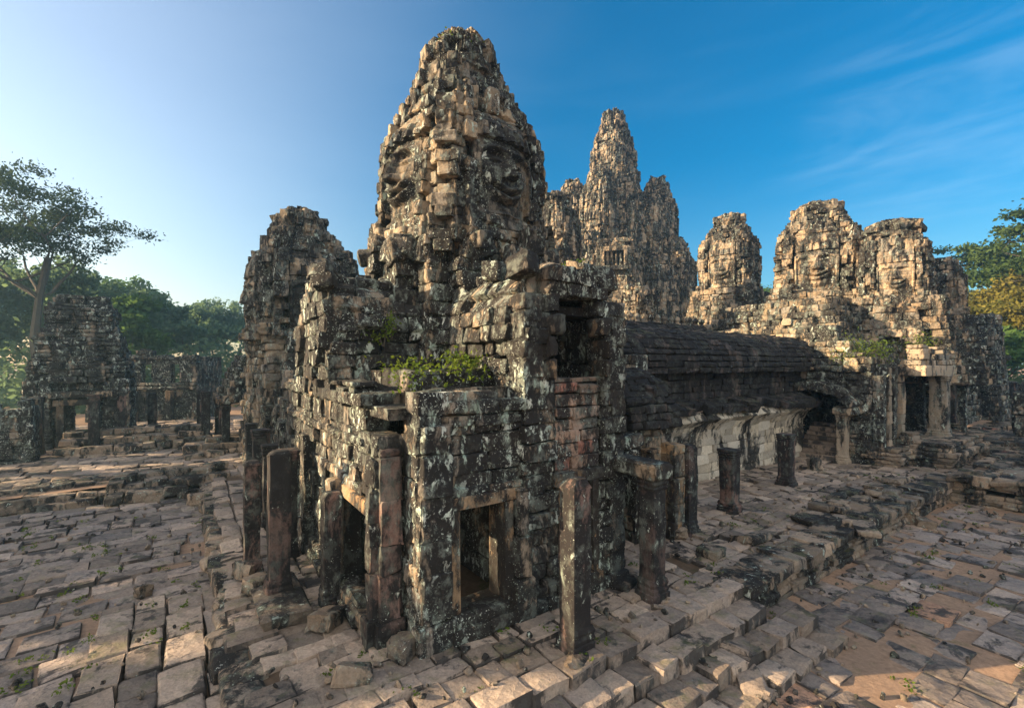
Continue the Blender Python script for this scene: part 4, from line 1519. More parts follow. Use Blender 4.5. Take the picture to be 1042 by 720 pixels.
# ================================================================== LEFT SIDE
def left_tower():
    x, y = (86 - CX) / FPX * 31.5, 31.5
    root = thing('gate_tower', 'squat dark tower with a doorway and pillars at left below the big tree', 'tower', (x, y, 0.9), TH)
    B = Blocks(601)
    R = 2.2
    hole = [(R - 0.75, R + 0.75, 0.0, 2.6)]
    wall(B, (-R, -R), (1, 0), (0, -1), 2 * R, -0.2, 4.6, 0.7, 0.42, (0.5, 1.0), hole, 0.05)
    wall(B, (R, -R), (0, 1), (1, 0), 2 * R, -0.2, 4.6, 0.7, 0.42, (0.5, 1.0), hole, 0.05)
    wall(B, (R, R), (-1, 0), (0, 1), 2 * R, -0.2, 4.6, 0.7, 0.42, (0.5, 1.0), hole, 0.05)
    wall(B, (-R, R), (0, -1), (-1, 0), 2 * R, -0.2, 4.6, 0.7, 0.42, (0.5, 1.0), hole, 0.05)
    for (a0, a1) in ((-R - .35, -1.2), (1.2, R + .35)):
        heap(B, a0, a1, -R - .4, -R + .4, -0.1, 4.0, 0.42, lambda q: 0.1 * q, (0.5, 0.9), 0.4, 0.05)
        heap(B, R - .4, R + .4, a0, a1, -0.1, 4.0, 0.42, lambda q: 0.1 * q, (0.5, 0.9), 0.4, 0.05)
    B.build('wall', M_WALL, root)
    B = Blocks(602)
    heap(B, -R - .1, R + .1, -R - .1, R + .1, 4.3, 9.6, 0.27, lambda q: 0.05 + 0.95 * q ** 1.4 - 0.12 * math.sin(q * 18), (0.45, 0.9), 0.7, 0.08, 0.05, 0.06)
    heap(B, -R - .4, R + .4, -1.4, 1.4, 4.0, 6.6, 0.27, lambda q: 0.05 + 0.6 * q ** 1.5, (0.45, 0.9), 0.7, 0.08, 0.07, 0.06)
    heap(B, -1.4, 1.4, -R - .4, R + .4, 4.0, 6.6, 0.40, lambda q: 0.05 + 0.6 * q ** 1.5, (0.45, 0.9), 0.7, 0.08, 0.07, 0.06)
    B.build('stepped_roof', M_WALL, root, corner=0.035)
    B = Blocks(603)
    for (c, h) in (((-.78, -R - .1, 1.3), (.16, .4, 1.3)), ((.78, -R - .1, 1.3), (.16, .4, 1.3)), ((0, -R - .1, 2.76), (1.1, .42, .17))):
        B.add(c, h, None, 0.03)
    B.build('door_frame', M_FRAME, root)
    B = Blocks(604)
    B.add((0, -R - 0.15, 3.25), (1.7, 0.5, 0.2), None, 0.05)
    B.build('lintel', M_WALL, root)
    return root


left_tower()


def block_ruin(name, label, cat, px, ybase, zb, w, d, h, seed, rz=0.0, rag=0.8, mat=M_WALL, part='wall', ch=0.4, windows=(), hi=True, miss=0.05, dark=None):
    """a free-standing run of ruined wall standing on level zb at the pixel's ground point"""
    x, y = ground_at(px, ybase, zb)
    root = thing(name, label, cat, (x, y, zb), TH + rz)
    B = Blocks(seed, hi)
    ph = B.r.uniform(0, 6, 3)
    tf = lambda s: h - rag * abs(math.sin(s * 0.9 + ph[0]) * math.sin(s * 0.37 + ph[1]))
    wall(B, (-w / 2, -d / 2), (1, 0), (0, -1), w, -0.2, tf, min(d, 0.6), ch, (0.45, 1.0), windows, 0.06, miss)
    wall(B, (w / 2, -d / 2), (0, 1), (1, 0), d, -0.2, tf(w), 0.5, ch, (0.45, 1.0), (), 0.06, miss)
    wall(B, (-w / 2, d / 2), (0, -1), (-1, 0), d, -0.2, tf(0), 0.5, ch, (0.45, 1.0), (), 0.06, miss)
    if d > 1.3:
        wall(B, (w / 2, d / 2), (-1, 0), (0, 1), w, -0.2, tf, 0.6, ch, (0.45, 1.0), (), 0.06, miss)
        B.add((0, 0, h * 0.4), (w / 2 - 0.5, d / 2 - 0.5, h * 0.4), None, 0.05)
    B.build(part, mat, root, corner=0.04)
    return root


block_ruin('ruined_wall', 'low lichen-spotted ruined wall at the left picture edge beside the gate tower', 'wall', 2, 470, 0.9, 2.6, 1.4, 3.5, 611, 0.0, 1.2)
# far library-like building below the trees
def far_building():
    Y = 46.0
    X = (160 - CX) / FPX * Y
    root = thing('ruined_hall', 'flat-topped grey ruined hall with small window holes below hazy trees', 'building', (X, Y, 0.3), math.radians(8))
    B = Blocks(621, False)
    wall(B, (-4.6, -2.5), (1, 0), (0, -1), 9.4, 0, lambda s: 7.0 - (0.5 if s > 6.2 else 0) + 0.2 * math.sin(s * 3), 0.7, 0.45, (0.6, 1.2), [(1.6, 2.4, 4.3, 5.6), (4.6, 5.5, 4.3, 5.6), (7.2, 7.9, 4.3, 5.8)], 0.04, 0.01)
    wall(B, (4.8, -2.5), (0, 1), (1, 0), 5, 0, 6.5, 0.7, 0.45, (0.6, 1.2), (), 0.04)
    wall(B, (-4.6, 2.5), (0, -1), (-1, 0), 5, 0, 6.5, 0.7, 0.45, (0.6, 1.2), (), 0.04)
    wall(B, (4.8, 2.5), (-1, 0), (0, 1), 9.4, 0, 3.6, 0.7, 0.45, (0.6, 1.2), (), 0.04)
    B.build('wall', M_WALL, root)
    for z, p in ((3.4, .25), (3.75, .15), (6.2, .18)):
        B = Blocks(622, False)
        wall(B, (-4.7, -2.5 - p), (1, 0), (0, -1), 9.6, z, z + 0.3, 0.3, 0.3, (0.7, 1.3), (), 0.02)
        B.build('cornice', M_WALL, root)
    for i, s in enumerate((-3.4, -0.2, 2.8)):
        vs, fs = ring_mesh([(z, .28, s, -3.1) for z in np.linspace(0, 3.3, 8)], 4, 0.03, i)
        mesh_obj('pilaster', vs, fs, M_FRAME, root, np.tile([.3, .4, .5], (len(vs), 1)))


far_building()

# stepped platforms beyond the left court, built from loose slab courses
def slab_bank(name, label, a0, a1, b0, b1, z0, z1, seed, steps=3, mat=M_RUBBLE):
    root = thing(name, label, 'platform', (*W((a0 + a1) / 2, b0), 0), TH)
    ox, oy = (a0 + a1) / 2, b0
    B = Blocks(seed)
    r = B.r
    for k in range(steps):
        zt = z0 + (z1 - z0) * (k + 1) / steps
        bs = b0 + (b1 - b0) * k / steps
        q = bs
        while q < (b1 if k == steps - 1 else bs + (b1 - b0) / steps + 0.5):
            w = r.uniform(0.5, 0.85)
            s = a0
            while s < a1:
                l = r.uniform(0.6, 1.4)
                if r.random() > 0.06 and q > b0 + 0.9 * abs(math.sin(s * 0.8 + k)):
                    B.add((s + l / 2 - ox, q + w / 2 - oy, zt - 0.17 + r.normal(0, .03)), (l / 2 - .015, w / 2 - .012, 0.18), tilt(I3, r, 0.03), 0.05)
                s += l
            q += w
        # a dark fill so no light passes underneath
        B.add(((a0 + a1) / 2 - ox, (bs + b1) / 2 - oy + 0.5, (z0 - 0.3 + zt - 0.3) / 2), ((a1 - a0) / 2, (b1 - bs) / 2 - 0.3, max(0.05, (zt - z0) / 2 - 0.05)), None, 0.02)
    B.build('slab_courses', mat, root, corner=0.05)
    return root


slab_bank('stone_platform', 'wide low bank of tumbled slabs across the far side of the left court', -30, -5.5, 17.0, 21.0, 0.3, 0.85, 631, 3)
slab_bank('stone_platform', 'stack of stepped slabs at the corner of left court and terrace', -6.2, -2.6, 16.0, 19.5, 0.3, 1.15, 632, 4)
slab_bank('stone_platform', 'raised rubble platform in front of the grey ruined hall', -9.5, -3.2, 26.5, 31, 0.6, 2.0, 633, 4)
slab_bank('stone_platform', 'rubble steps beneath the left colonnade pillars', -3.6, 0.4, 22.0, 26, 0.6, 1.7, 634, 4)
pave('far_left_paving', -40, 2, 20.5, 46, 0.85, 'u', (0.6, 1.0), (0.7, 1.4), 0.03, 0.02, 0.015, 0.4, M_PAVE, None, 43, 0.5, 0.03)
sheet('far_left_soil', -60, 3, 19, 60, 0.70, 0.05, M_DIRT, 0.8, 8)


# left gate colonnade at the foot of the shaded tower
def colonnade():
    root = thing('gate_ruin', 'stepped ruin with lintels and columns at the foot of the shaded left tower', 'ruin', (*W(0, 0), 0), TH)
    B = Blocks(641)
    heap(B, -0.2, 4.8, 16.2, 23.5, 0.6, 7.4, 0.42, lambda q: 1.0 * q ** 1.5, (0.5, 1.0), 0.8, 0.09, 0.06, 0.06)
    heap(B, -1.6, 3.0, 24.0, 30, 3.8, 6.6, 0.42, lambda q: 1.0 * q, (0.5, 1.0), 0.8, 0.12, 0.10, 0.06)
    heap(B, -1.4, 2.0, 29.5, 35, 3.9, 5.6, 0.42, lambda q: 1.1 * q, (0.5, 1.0), 0.8, 0.12, 0.12, 0.06)
    wall(B, (-0.2, 15.8), (0, -1), (-1, 0), 6.2, TZ, lambda s: 4.6 - 0.9 * abs(math.sin(s * 1.3)), 0.6, 0.42, (0.5, 1.0), [(1.6, 2.7, 1, 3)], 0.06)
    B.build('stone_mass', M_WALL, root, corner=0.04)
    B = Blocks(642)
    for b in (25.5, 28.4, 31.4):
        B.add((-1.5, b + 1.2, 3.75), (0.35, 1.6, 0.2), tilt(I3, B.r, 0.01), 0.05)
    wall(B, (0.9, 35), (0, -1), (-1, 0), 11, TZ, 3.9, 0.6, 0.45, (0.5, 1.0), [(1.5, 2.8, .9, 3), (5, 6.3, .9, 3), (8.2, 9.4, .9, 3)], 0.05)
    B.build('lintel', M_FRAME, root)


colonnade()
for i, (a, b, h, w, lb) in enumerate((
        (-1.5, 25.0, 2.6, .42, 'nearest pillar under the left gate lintels'), (-1.5, 28.0, 2.6, .42, 'second pillar under the left gate lintels'),
        (-1.6, 31.2, 2.6, .42, 'third pillar under the left gate lintels'),
        (-2.4, 29.2, 3.3, .5, 'reddish pillar standing out front at the end of left terrace'), (-2.6, 33.5, 3.2, .5, 'farthest dark pillar beside the reddish one'),
        (-0.9, 13.2, 2.5, .42, 'pillar at the broken wall between temple and left gate'), (-1.0, 16.6, 2.4, .42, 'stubby pillar by the stepped ruin of left gate'))):
    pillar(lb, a, b, 0.95, h, w, 700 + i)
for i, (px, yb, h, w, lb) in enumerate(((38, 462, 3.3, .5, 'left pillar of the dark gate tower porch'), (96, 460, 3.4, .5, 'right pillar of the dark gate tower porch'),
                                        (124, 450, 3.0, .5, 'pillar at right corner of the dark gate tower'), (155, 437, 2.6, .55, 'thin stub pillar before the grey ruined hall'),
                                        (173, 418, 3.6, .6, 'taller pillar before the grey ruined hall'))):
    z = 0.9 if i < 3 else 1.2
    x, y = ground_at(px, yb, z)
    pillar(lb, *to_ab(x, y), z, h, w, 720 + i, cap=i in (0, 1), rz=0.0)


# ================================================================== RIGHT SIDE: pavilion with stair arch and porch
PZ = 1.25
sheet('terrace_soil', 24.5, 35, -2.2, 6, TZ - 0.11, 0.03, M_DIRT_DARK, 0.4, 12)
sheet('right_platform_soil', 24.8, 80, -40, -2.4, PZ - 0.1, 0.03, M_DIRT_DARK, 0.7, 9)
pave('right_platform_paving', 24.6, 60, -26, 1.5, PZ, 'u', (0.5, 0.9), (0.6, 1.3), 0.04, 0.03, 0.02, 0.45, M_RUBBLE, lambda a, b: b < -2.2 or a > 34, 44, 0.4, 0.05)
pave('terrace_paving', 25.0, 34.5, -2.2, 2.0, TZ, 'u', (0.45, 0.7), (0.5, 1.1), 0.03, 0.02, 0.018, 0.42, M_PAVE, None, 46, 0.2, 0.02)


def rubble_bank(name, label, a, b0, b1, z0, z1, seed, n=(0, 0)):
    root = thing(name, label, 'wall', (*W(a, b0), 0), TH)
    B = Blocks(seed)
    wall(B, (0, b1 - b0), (0, -1), (-1, 0), b1 - b0, z0, z1, 0.7, 0.17, (0.45, 1.0), (), 0.07, 0.04)
    s = 0
    for k in range(int((b1 - b0) * 2.5)):
        B.add((B.r.uniform(-0.45, 0.6), B.r.uniform(0, b1 - b0), z1 + B.r.uniform(-0.05, 0.12)), (B.r.uniform(.2, .5), B.r.uniform(.25, .6), B.r.uniform(.07, .12)), tilt(I3, B.r, 0.08), 0.05)
    B.build('rubble_courses', M_RUBBLE, root, corner=0.05)
    return root


rubble_bank('rubble_wall', 'long dry rubble wall of flat stones bounding the right courtyard', 24.5, -26, -1.9, -0.1, 1.2, 651)
rubble_bank('rubble_wall', 'second rubble ledge behind the courtyard wall at right edge', 31, -26, -3.5, PZ - 0.1, PZ + 0.75, 652)
rubble_bank('rubble_wall', 'third stepped ledge before the far right colonnade', 38, -26, -3.0, PZ + 0.6, PZ + 1.5, 653)
pave('upper_platform_paving', 31.4, 60, -26, -3.5, PZ + 0.8, 'u', (0.6, 0.9), (0.6, 1.3), 0.04, 0.03, 0.02, 0.4, M_RUBBLE, None, 45, 0.4, 0.05)


def pavilion():
    root = thing('entrance_pavilion', 'weathered entrance pavilion with dark arch and columned porch at end of gallery', 'building', (*W(0, 0), 0), TH)
    B = Blocks(661)
    # wall facing the gallery walk, with the arch over the stair
    wall(B, (25.6, 5.4), (0, -1), (-1, 0), 4.2, TZ - 0.1, lambda s: 5.9 + 0.2 * math.sin(s * 4), 0.7, 0.34, (0.45, 0.9),
         [(0.6, 3.1, TZ - .2, 3.6), (0.85, 2.85, 3.5, 4.1), (1.25, 2.45, 4.0, 4.5)], 0.05)
    # facade facing the courtyard
    wall(B, (25.6, 1.25), (1, 0), (0, -1), 2.9, TZ - 0.1, lambda s: 6.2 + 0.3 * math.sin(s * 2.2), 0.7, 0.34, (0.45, 0.9), (), 0.05)
    wall(B, (28.5, 1.25), (0, 1), (1, 0), 2.6, PZ, 6.0, 0.6, 0.34, (0.45, 0.9), (), 0.05)
    wall(B, (28.4, 3.9), (1, 0), (0, -1), 5.4, PZ, 6.4, 0.6, 0.36, (0.5, 1.0), [(1.6, 3.0, PZ, 4.6)], 0.05)
    wall(B, (33.9, 1.0), (0, 1), (1, 0), 3.0, PZ, 6.2, 0.6, 0.36, (0.45, 0.9), (), 0.05)
    wall(B, (34.0, 3.4), (1, 0), (0, -1), 8, PZ, 6.0, 0.6, 0.4, (0.5, 1.0), [(1.2, 2.6, PZ, 4.2), (5.2, 6.4, PZ, 4.0)], 0.05)
    wall(B, (42, 3.4), (0, -1), (-1, 0), 2.6, PZ, 5.4, 0.6, 0.4, (0.5, 1.0), (), 0.05)
    B.build('wall', M_WALL, root)
    B = Blocks(662)
    heap(B, 25.2, 33.6, 1.4, 7.0, 5.7, 7.2, 0.36, lambda q: 0.15 + 0.9 * q, (0.45, 1.0), 0.8, 0.10, 0.06, 0.06)
    heap(B, 26.4, 37, 2.6, 12, 6.4, 8.4, 0.4, lambda q: 1.3 * q, (0.5, 1.1), 0.9, 0.12, 0.06, 0.07)
    heap(B, 28.5, 41, 3.5, 13, 8.2, 10.2, 0.42, lambda q: 1.6 * q, (0.5, 1.1), 0.9, 0.12, 0.07, 0.07)
    heap(B, 33, 46, 2.6, 9, 5.8, 9.6, 0.42, lambda q: 1.4 * q, (0.5, 1.1), 0.9, 0.12, 0.07, 0.07)
    B.build('rubble_roof', M_TOWER, root, corner=0.05)
    # corbelled hood over the arch
    B = Blocks(663)
    sect = [(-1.8, 3.5), (-1.65, 4.0), (-1.05, 4.6), (0, 4.95), (1.05, 4.7), (1.75, 4.1), (1.9, 3.6)]
    vault(B, (24.6, 3.45), (1, 0), (0, 1), 1.6, sect, 0.36, 0.45, (0.5, 0.9), 0.05)
    B.build('arch_hood', M_WALL, root, corner=0.04)
    B = Blocks(669)
    B.add((25.2, 2.2, 3.62), (0.42, 0.5, 0.17), tilt(I3, B.r, 0.02), 0.04)
    B.build('bracket', M_COLUMN, root, corner=0.03)
    B = Blocks(668)
    wall(B, (29.0, 6.0), (0, -1), (-1, 0), 4.6, TZ, 5.8, 0.6, 0.4, (0.5, 1.0), (), 0.03)
    heap(B, 24.6, 27.5, 5.2, 9.5, 0.8, 7.2, 0.4, lambda q: 0.5 * q, (0.5, 1.0), 0.8, 0.08, 0.03)
    B.add((27.2, 3.4, 5.5), (1.6, 2.2, 0.15), None, 0.03)
    B.build('inner_mass', M_WALL, root, corner=0.04)
    # stair in the arch
    B = Blocks(664)
    for i in range(8):
        B.add((25.2 + 0.3 * i, 3.5, TZ + 0.13 + 0.22 * i), (0.22, 1.15, 0.115), tilt(I3, B.r, 0.006), 0.025)
        B.add((25.5 + 0.3 * i, 3.5, TZ + 0.05 + 0.11 * i), (0.2, 1.1, 0.1 + 0.11 * i), None, 0.02)
    B.build('stair', M_PAVE, root)
    # porch with lintel
    B = Blocks(665)
    B.add((30.9, 0.1, 5.72), (2.75, 0.48, 0.27), tilt(I3, B.r, 0.006), 0.05)
    B.add((28.5, 0.75, 5.72), (0.4, 0.62, 0.26), tilt(I3, B.r, 0.006), 0.05)
    B.add((33.3, 1.1, 5.70), (0.4, 0.75, 0.25), tilt(I3, B.r, 0.006), 0.05)
    wall(B, (28.1, -0.25), (1, 0), (0, -1), 5.6, 6.0, lambda s: 6.7 + 0.4 * math.sin(s * 2), 0.7, 0.30, (0.5, 1), (), 0.06)
    B.add((30.9, 2.2, 5.9), (2.7, 2.0, 0.14), None, 0.03)
    B.build('porch_lintel', M_COLUMN, root)
    for i, (a, b) in enumerate(((25.85, 0.95), (26.7, 0.95), (27.5, 0.95), (28.35, 0.85))):
        Bp = Blocks(670 + i)
        z = TZ
        while z < 5.3:
            h = Bp.r.uniform(.5, .9)
            Bp.add((a, b, z + h / 2), (.22, .24, h / 2 - .004), tilt(I3, Bp.r, .012), .04)
            z += h
        Bp.build('pilaster', M_COLUMN if i % 2 else M_WALL, root)
    B = Blocks(675)
    heap(B, 25.4, 28.8, -0.1, 1.5, 0.7, 1.75, 0.19, lambda q: 0.10 + 0.12 * math.sin(q * 9), (0.5, 1.0), 0.6, 0.04, 0.02, 0.05)
    heap(B, 27.3, 34.2, -1.7, 1.3, 0.7, 2.02, 0.19, lambda q: 0.10 + 0.15 * math.sin(q * 9), (0.5, 1.0), 0.6, 0.04, 0.02, 0.05)
    B.add((29.9, 2.2, 1.9), (1.6, 1.6, 0.12), None, 0.04)
    for i in range(4):
        B.add((28.0 + 0.1 * i, 0.35 - 0.0 * i, 1.75 + 0.2 * i), (0.5, 0.4 - .05 * i, 0.11), tilt(I3, B.r, .01), 0.04)
    B.build('plinth', M_RUBBLE, root, corner=0.03)


pavilion()
pillar('pale slender column beside the stair under the arch', 25.2, 2.35, TZ, 2.6, 0.46, 740, mat=M_COLUMN)
pillar('large brown square column at front of pavilion porch', 31.7, -0.1, 2.0, 3.45, 0.80, 741, mat=M_COLUMN)
pillar('slimmer column behind the large brown porch column', 33.2, 0.1, 2.0, 3.45, 0.5, 742, mat=M_COLUMN)
pillar('thin column just inside the pavilion porch', 29.6, 2.0, 2.0, 3.3, 0.42, 743, mat=M_COLUMN)


def right_ruin():
    Y = 40
    X = (998 - CX) / FPX * Y
    root = thing('ruined_gate', 'tall narrow ruined gate mass at right end before the yellow trees', 'ruin', (X, Y, 1.5), TH)
    B = Blocks(681, False)
    heap(B, -2.4, 2.2, -1.5, 4, 0, 8.6, 0.42, lambda q: 0.5 * q, (0.5, 1.0), 0.8, 0.10, 0.05, 0.06, 1.0)
    heap(B, -6.5, -2, -0.5, 4, 0, 5.6, 0.42, lambda q: 0.5 * q, (0.5, 1.0), 0.8, 0.10, 0.07, 0.06, 0.8)
    B.build('stone_mass', M_WALL, root, corner=0.05)


right_ruin()
for i, (px, yb, h) in enumerate(((905, 405, 2.6), (968, 428, 3.0), (980, 420, 3.0), (1003, 417, 2.6), (1012, 417, 2.5), (1022, 416, 2.5), (1031, 416, 2.4))):
    z = 2.05
    x, y = ground_at(px, yb, z)
    pillar(['thin column inside the pavilion porch shade', 'column left of the narrow ruined gate', 'column touching the narrow ruined gate',
            'first post of the low colonnade at far right', 'second post of the low colonnade at far right', 'third post of the low colonnade at far right', 'fourth post of the low colonnade at far right'][i],
           *to_ab(x, y), z, h, 0.5, 760 + i)
block_ruin('ruined_wall', 'low ruined colonnade wall at the far right under the trees', 'wall', 1040, 412, 2.0, 14, 2.0, 2.6, 691, 0.9, 0.8, hi=False)
block_ruin('ruined_wall', 'pale stump of wall at right picture edge', 'wall', 1046, 440, 2.0, 1.6, 1.2, 2.4, 692, 0.2, 0.5)

# ================================================================== LOOSE BLOCKS
for i, (px, py, z, sx, sy, sz, rz, lb) in enumerate((
        (742, 668, 0.05, .78, .70, .42, .5, 'big brown cubic block at foot of the steps, right of the green-edged one'),
        (719, 682, 0.10, .72, .46, .34, .2, 'rounded green-edged block lying left of the big brown cubic block'),
        (333, 636, TZ, .56, .5, .34, .7, 'block lying before the sunlit side door'),
        (409, 668, TZ, .5, .45, .36, .3, 'white-crusted block at the foot of the corner pier'),
        (360, 690, TZ, .62, .36, .26, -.5, 'jagged broken stone on the paving at the bottom'),
        (590, 684, 0.60, .60, .44, .34, .6, 'block wedged below the short lit-edged pillar'),
        (690, 545, TZ + .02, .55, .5, .32, .6, 'dark block at foot of the tall portico pillar'),
        (828, 478, TZ, .55, .45, .62, .5, 'small dark upright stone near the stair arch'),
        (918, 530, 0.0, .9, .7, .5, .4, 'tilted block on the rubble pile by the courtyard corner'),
        (938, 534, 0.0, .8, .6, .3, .8, 'flat slab on the rubble pile by the courtyard corner'),
        (905, 534, 0.0, .6, .5, .3, .1, 'small stone at left of the courtyard rubble pile'),
        (765, 700, 0.05, .85, .5, .25, .6, 'long slab end at foot of the steps, nearest the bottom edge'),
        (205, 512, 0.3, .9, .6, .45, .2, 'dark tumbled block below the corner slab stack'),
        (192, 506, 0.3, .6, .5, .35, .8, 'smaller tumbled block below the corner slab stack'),
        (216, 578, 0.3, .55, .45, .35, .3, 'dark loose stone at the end of the raised slabs'),
        (145, 605, 0.3, .35, .3, .25, .3, 'small cube of stone alone on the left court'),
        (265, 600, TZ, .7, .5, .4, .2, 'rough block left of the tall speckled pillar'),
        (252, 585, TZ, .6, .5, .4, .9, 'rough block on the terrace edge by the slim dark pillar'),
        (635, 596, TZ, .55, .4, .2, .4, 'flat loose stone before the portico doorway'),
        (880, 540, TZ, .9, .6, .2, .5, 'raised dark slab on the gallery terrace'))):
    x, y = ground_at(px, py, z)
    pick(lb, x, y, z, (sx, sy, sz), TH + rz, 800 + i, M_RUBBLE if i not in (0, 11) else M_PAVE, group='loose stone blocks')

# ================================================================== PLANTS ON THE RUINS
def shr(lb, a, b, z, w, h, s, n=16, mat=None):
    shrub(lb, *W(a, b), z, w, h, s, n, mat)


shr('bright green weeds on the ledge above the shaded door', 1.0, 1.6, 5.72, 1.25, 0.42, 901, 20)
shr('weed tuft at right end of ledge above the shaded door', 1.9, 1.5, 5.8, 0.8, 0.7, 902, 14)
shr('creeper hanging on the left porch wall', 0.7, 3.75, 6.6, 0.5, 0.9, 903, 10)
shr('dark green bushes sprouting on pavilion roof above the arch', 26.6, 1.9, 6.35, 1.7, 1.25, 921, 46)
shr('bush on the rubble above the pavilion porch', 32.6, 1.0, 6.7, 1.2, 1.2, 922, 34)
for i, (px, py, Y, w, h, lb) in enumerate(((575, 278, 12.2, .45, .5, 'small green fern on crest of the arched porch'), (470, 46, 15.0, .6, .25, 'grass tuft on top of the largest tower'),
                                            (766, 352, 25, .45, .25, 'small weed on the dark gallery roof'))):
    X = (px - CX) / FPX * Y
    shrub(lb, X, Y, CZ + (HY - py) / FPX * Y - h * 0.4, w, h, 910 + i, 24 if w > 1 else 10)

# ================================================================== TREES
def tr(lb, px, Y, ytop, cr, seed, mat, kind='round', leaf=0.3, dens=70, bare=0.45, z0=0.0, group='trees beyond the temple', name='tree'):
    X = (px - CX) / FPX * Y
    h = CZ + (HY - ytop) / FPX * Y - z0
    return tree(lb, X, Y, z0, h, cr, seed, mat, kind, leaf, dens, name, group, h * 0.021 if kind == 'open' else None, bare)


tr('great spreading tree with bare forking limbs rising above the dark gate tower', 46, 52, 172, 9.6, 1003, M_LEAF_T, 'open', 0.19, 200, 0.53, name='spreading_tree')
LT = ((-40, 60, 265, 8), (-5, 66, 262, 8), (18, 78, 285, 9), (70, 72, 268, 8), (100, 64, 275, 7), (128, 60, 300, 5.5), (130, 82, 282, 8), (160, 84, 300, 8), (185, 95, 308, 8), (205, 105, 305, 9), (232, 100, 306, 8),
      (255, 110, 312, 9), (280, 115, 318, 9))
LL = ('hazy tree cut off at left picture edge', 'hazy tree left of the great spreading tree trunk', 'tree behind the great spreading tree at left', 'tree right behind the dark gate tower', 'leafy tree on right flank of the great tree',
      'bright green bamboo-like tree behind the grey ruined hall', 'tall hazy tree over left part of ruined hall', 'hazy tree above the middle of the ruined hall', 'pale-limbed tree above right part of ruined hall',
      'blue hazy tree right of the ruined hall', 'round hazy tree top left of the shaded tower', 'far tree touching the shaded tower outline', 'farthest tree behind the shaded tower')
for i, ((px, Y, yt, cr), lb) in enumerate(zip(LT, LL)):
    tr(lb, px, Y, yt, cr, 1100 + i, M_LEAF_G if i in (5, 6) else M_LEAF_HAZE, 'tall' if i in (5,) else 'round', 0.36, 60, 0.42)
RT = ((985, 75, 248, 9, M_LEAF, 'open', 'dark spreading tree behind right ruined gate'), (1046, 62, 206, 9.0, M_LEAF, 'open', 'tall dark tree cut off by right picture edge'), (1010, 66, 268, 7.5, M_LEAF_Y, 'round', 'yellowing tree right of the narrow ruined gate'),
      (1050, 58, 290, 6.5, M_LEAF_Y, 'round', 'yellow tree at right edge below the tall dark one'), (1025, 56, 330, 5.0, M_LEAF_G, 'round', 'low green tree above far right colonnade'), (960, 90, 275, 8, M_LEAF, 'round', 'tree peeping between broken tower and ruined gate'), (795, 110, 285, 8, M_LEAF_G, 'round', 'distant green tree glimpsed between slim and broad towers'))
for i, (px, Y, yt, cr, m, kd, lb) in enumerate(RT):
    tr(lb, px, Y, yt, cr, 1200 + i, m, kd, 0.30, 130 if kd == 'open' else 70, 0.6 if kd == 'open' else 0.4)

for i, (x, y, h, cr, lb) in enumerate(((-50, 20, 24, 9, 'tree outside the picture shading the left ruins, nearer one'), (-54, 31, 25, 7.5, 'tree outside the picture shading the left ruins, farther one'), (-58, 34, 25, 8, 'tree outside the picture shading the grey ruined hall'))):
    tree(lb, x, y, 0.0, h, cr, 1300 + i, M_LEAF, 'round', 0.5, 90, 'tree', 'trees beyond the temple', None, 0.35)

for i, (x, y, h, lb) in enumerate(((-44, -2, 13.0, 'small tree outside the picture at left, nearest to the photographer'),
                                   (-46, 6, 13.5, 'small tree outside the picture at left, between two others in its row'), (-44, 13, 14.0, 'small tree outside the picture at left, farthest from the photographer'))):
    tree(lb, x, y, 0.0, h, 5.5, 1400 + i, M_LEAF, 'round', 0.33, 20, 'tree', 'trees beyond the temple', None, 0.3)


def undergrowth():
    r = np.random.default_rng(77)
    cent = []
    for i in range(1500):
        a = math.radians(r.uniform(-62, 62))
        d = r.uniform(84, 125) if a > -0.5 else r.uniform(70, 120)
        if -8 < math.degrees(a) < 40 and r.random() < 0.6:
            continue
        hh = r.uniform(0.5, 9.0) * (0.6 + 0.4 * math.sin(a * 23 + d * 0.1))
        cent.append((d * math.sin(a), d * math.cos(a), hh))
    v, f, tn = leaf_cloud(np.array(cent), 60, 1.7, 0.40, r, 0.7)
    o = mesh_obj('far_wood', v, f, M_LEAF_HAZE, None, tn)
    tag(o, kind='stuff')


undergrowth()

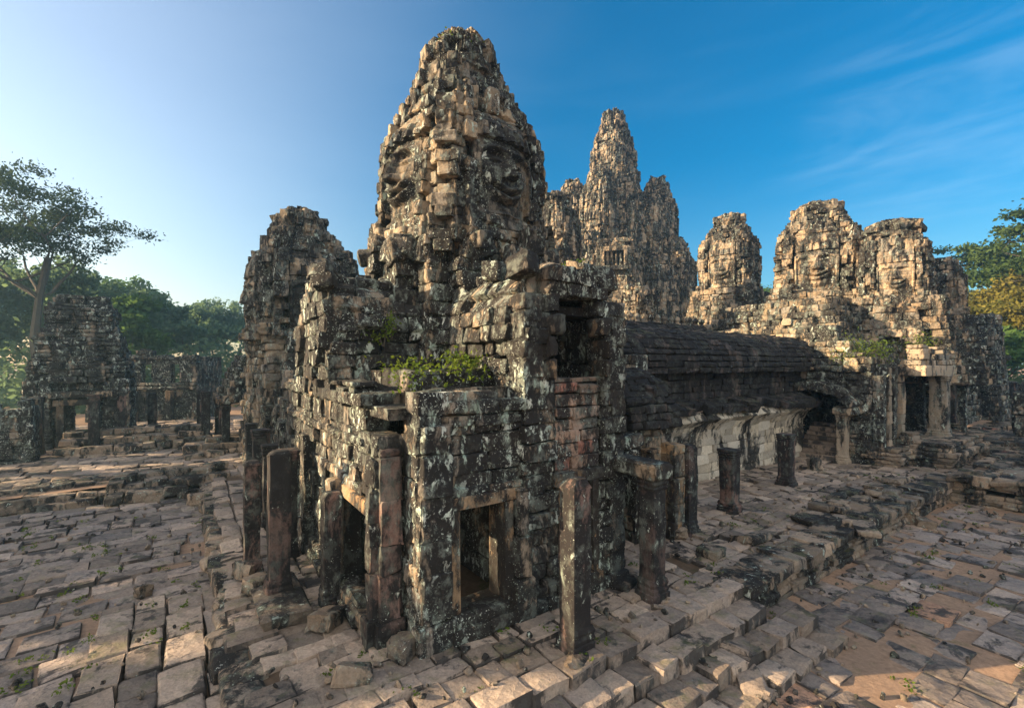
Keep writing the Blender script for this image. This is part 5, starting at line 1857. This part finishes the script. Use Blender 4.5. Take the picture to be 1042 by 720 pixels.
def litter():
    """weeds in the joints and small stone chips on the paving"""
    r = np.random.default_rng(88)
    cent = []
    for i in range(230):
        if r.random() < 0.5:
            a, b, z = r.uniform(-12, -2.6), r.uniform(-6, 16), 0.32
            if a > -5.4 and b < 6.3:
                z = 0.56
        elif r.random() < 0.5:
            a, b, z = r.uniform(7, 24), r.uniform(-9, -2.2), 0.02
        else:
            a, b, z = r.uniform(-2.4, 24), r.uniform(-1.8, 0.6), TZ
        x, y = W(a, b)
        for k in range(int(r.integers(1, 4))):
            cent.append((x + r.normal(0, .08), y + r.normal(0, .08), z + 0.02))
    v, f, tn = leaf_cloud(np.array(cent), 10, 0.05, 0.035, r, 0.5)
    tag(mesh_obj('weeds', v, f, M_SHRUB, None, tn), kind='stuff')
    B = Blocks(89, False)
    for i in range(900):
        q = r.random()
        if q < 0.4:
            a, b, z = r.uniform(-14, -2.6), r.uniform(-6, 17), 0.31
            if a > -5.4 and b < 6.3:
                z = 0.56
        elif q < 0.7:
            a, b, z = r.uniform(4, 24), -2.3 - abs(r.normal(0, 2.0)), 0.01
        else:
            a, b, z = r.uniform(-2.4, 24), r.uniform(-1.8, 1.0), TZ + 0.01
            if 0 < a < 5.4 and b > -0.4:
                continue
        x, y = W(a, b)
        sz = r.uniform(0.02, 0.075)
        B.add((x, y, z + sz * 0.4), (sz, sz * r.uniform(.6, 1), sz * r.uniform(.4, .8)), tilt(I3, r, 0.5), sz * 0.4)
    tag(B.build('stone_chips', M_RUBBLE), kind='stuff')


litter()

# ================================================================== HAZE
def haze():
    k = NT('morning_haze')
    pv = k.n('ShaderNodeVolumePrincipled')
    pv.inputs['Color'].default_value = (0.42, 0.74, 0.98, 1)
    pv.inputs['Density'].default_value = 0.0009
    pv.inputs['Anisotropy'].default_value = 0.65
    k.l(pv.outputs[0], k.out.inputs['Volume'])
    x0, x1, y0, y1, z0, z1 = -150, 150, -12, 170, -2.0, 50
    v = [(x, y, z) for x in (x0, x1) for y in (y0, y1) for z in (z0, z1)]
    f = [[0, 1, 3, 2], [4, 6, 7, 5], [0, 4, 5, 1], [2, 3, 7, 6], [0, 2, 6, 4], [1, 5, 7, 3]]
    tag(mesh_obj('haze', v, f, k.m), kind='stuff')


haze()
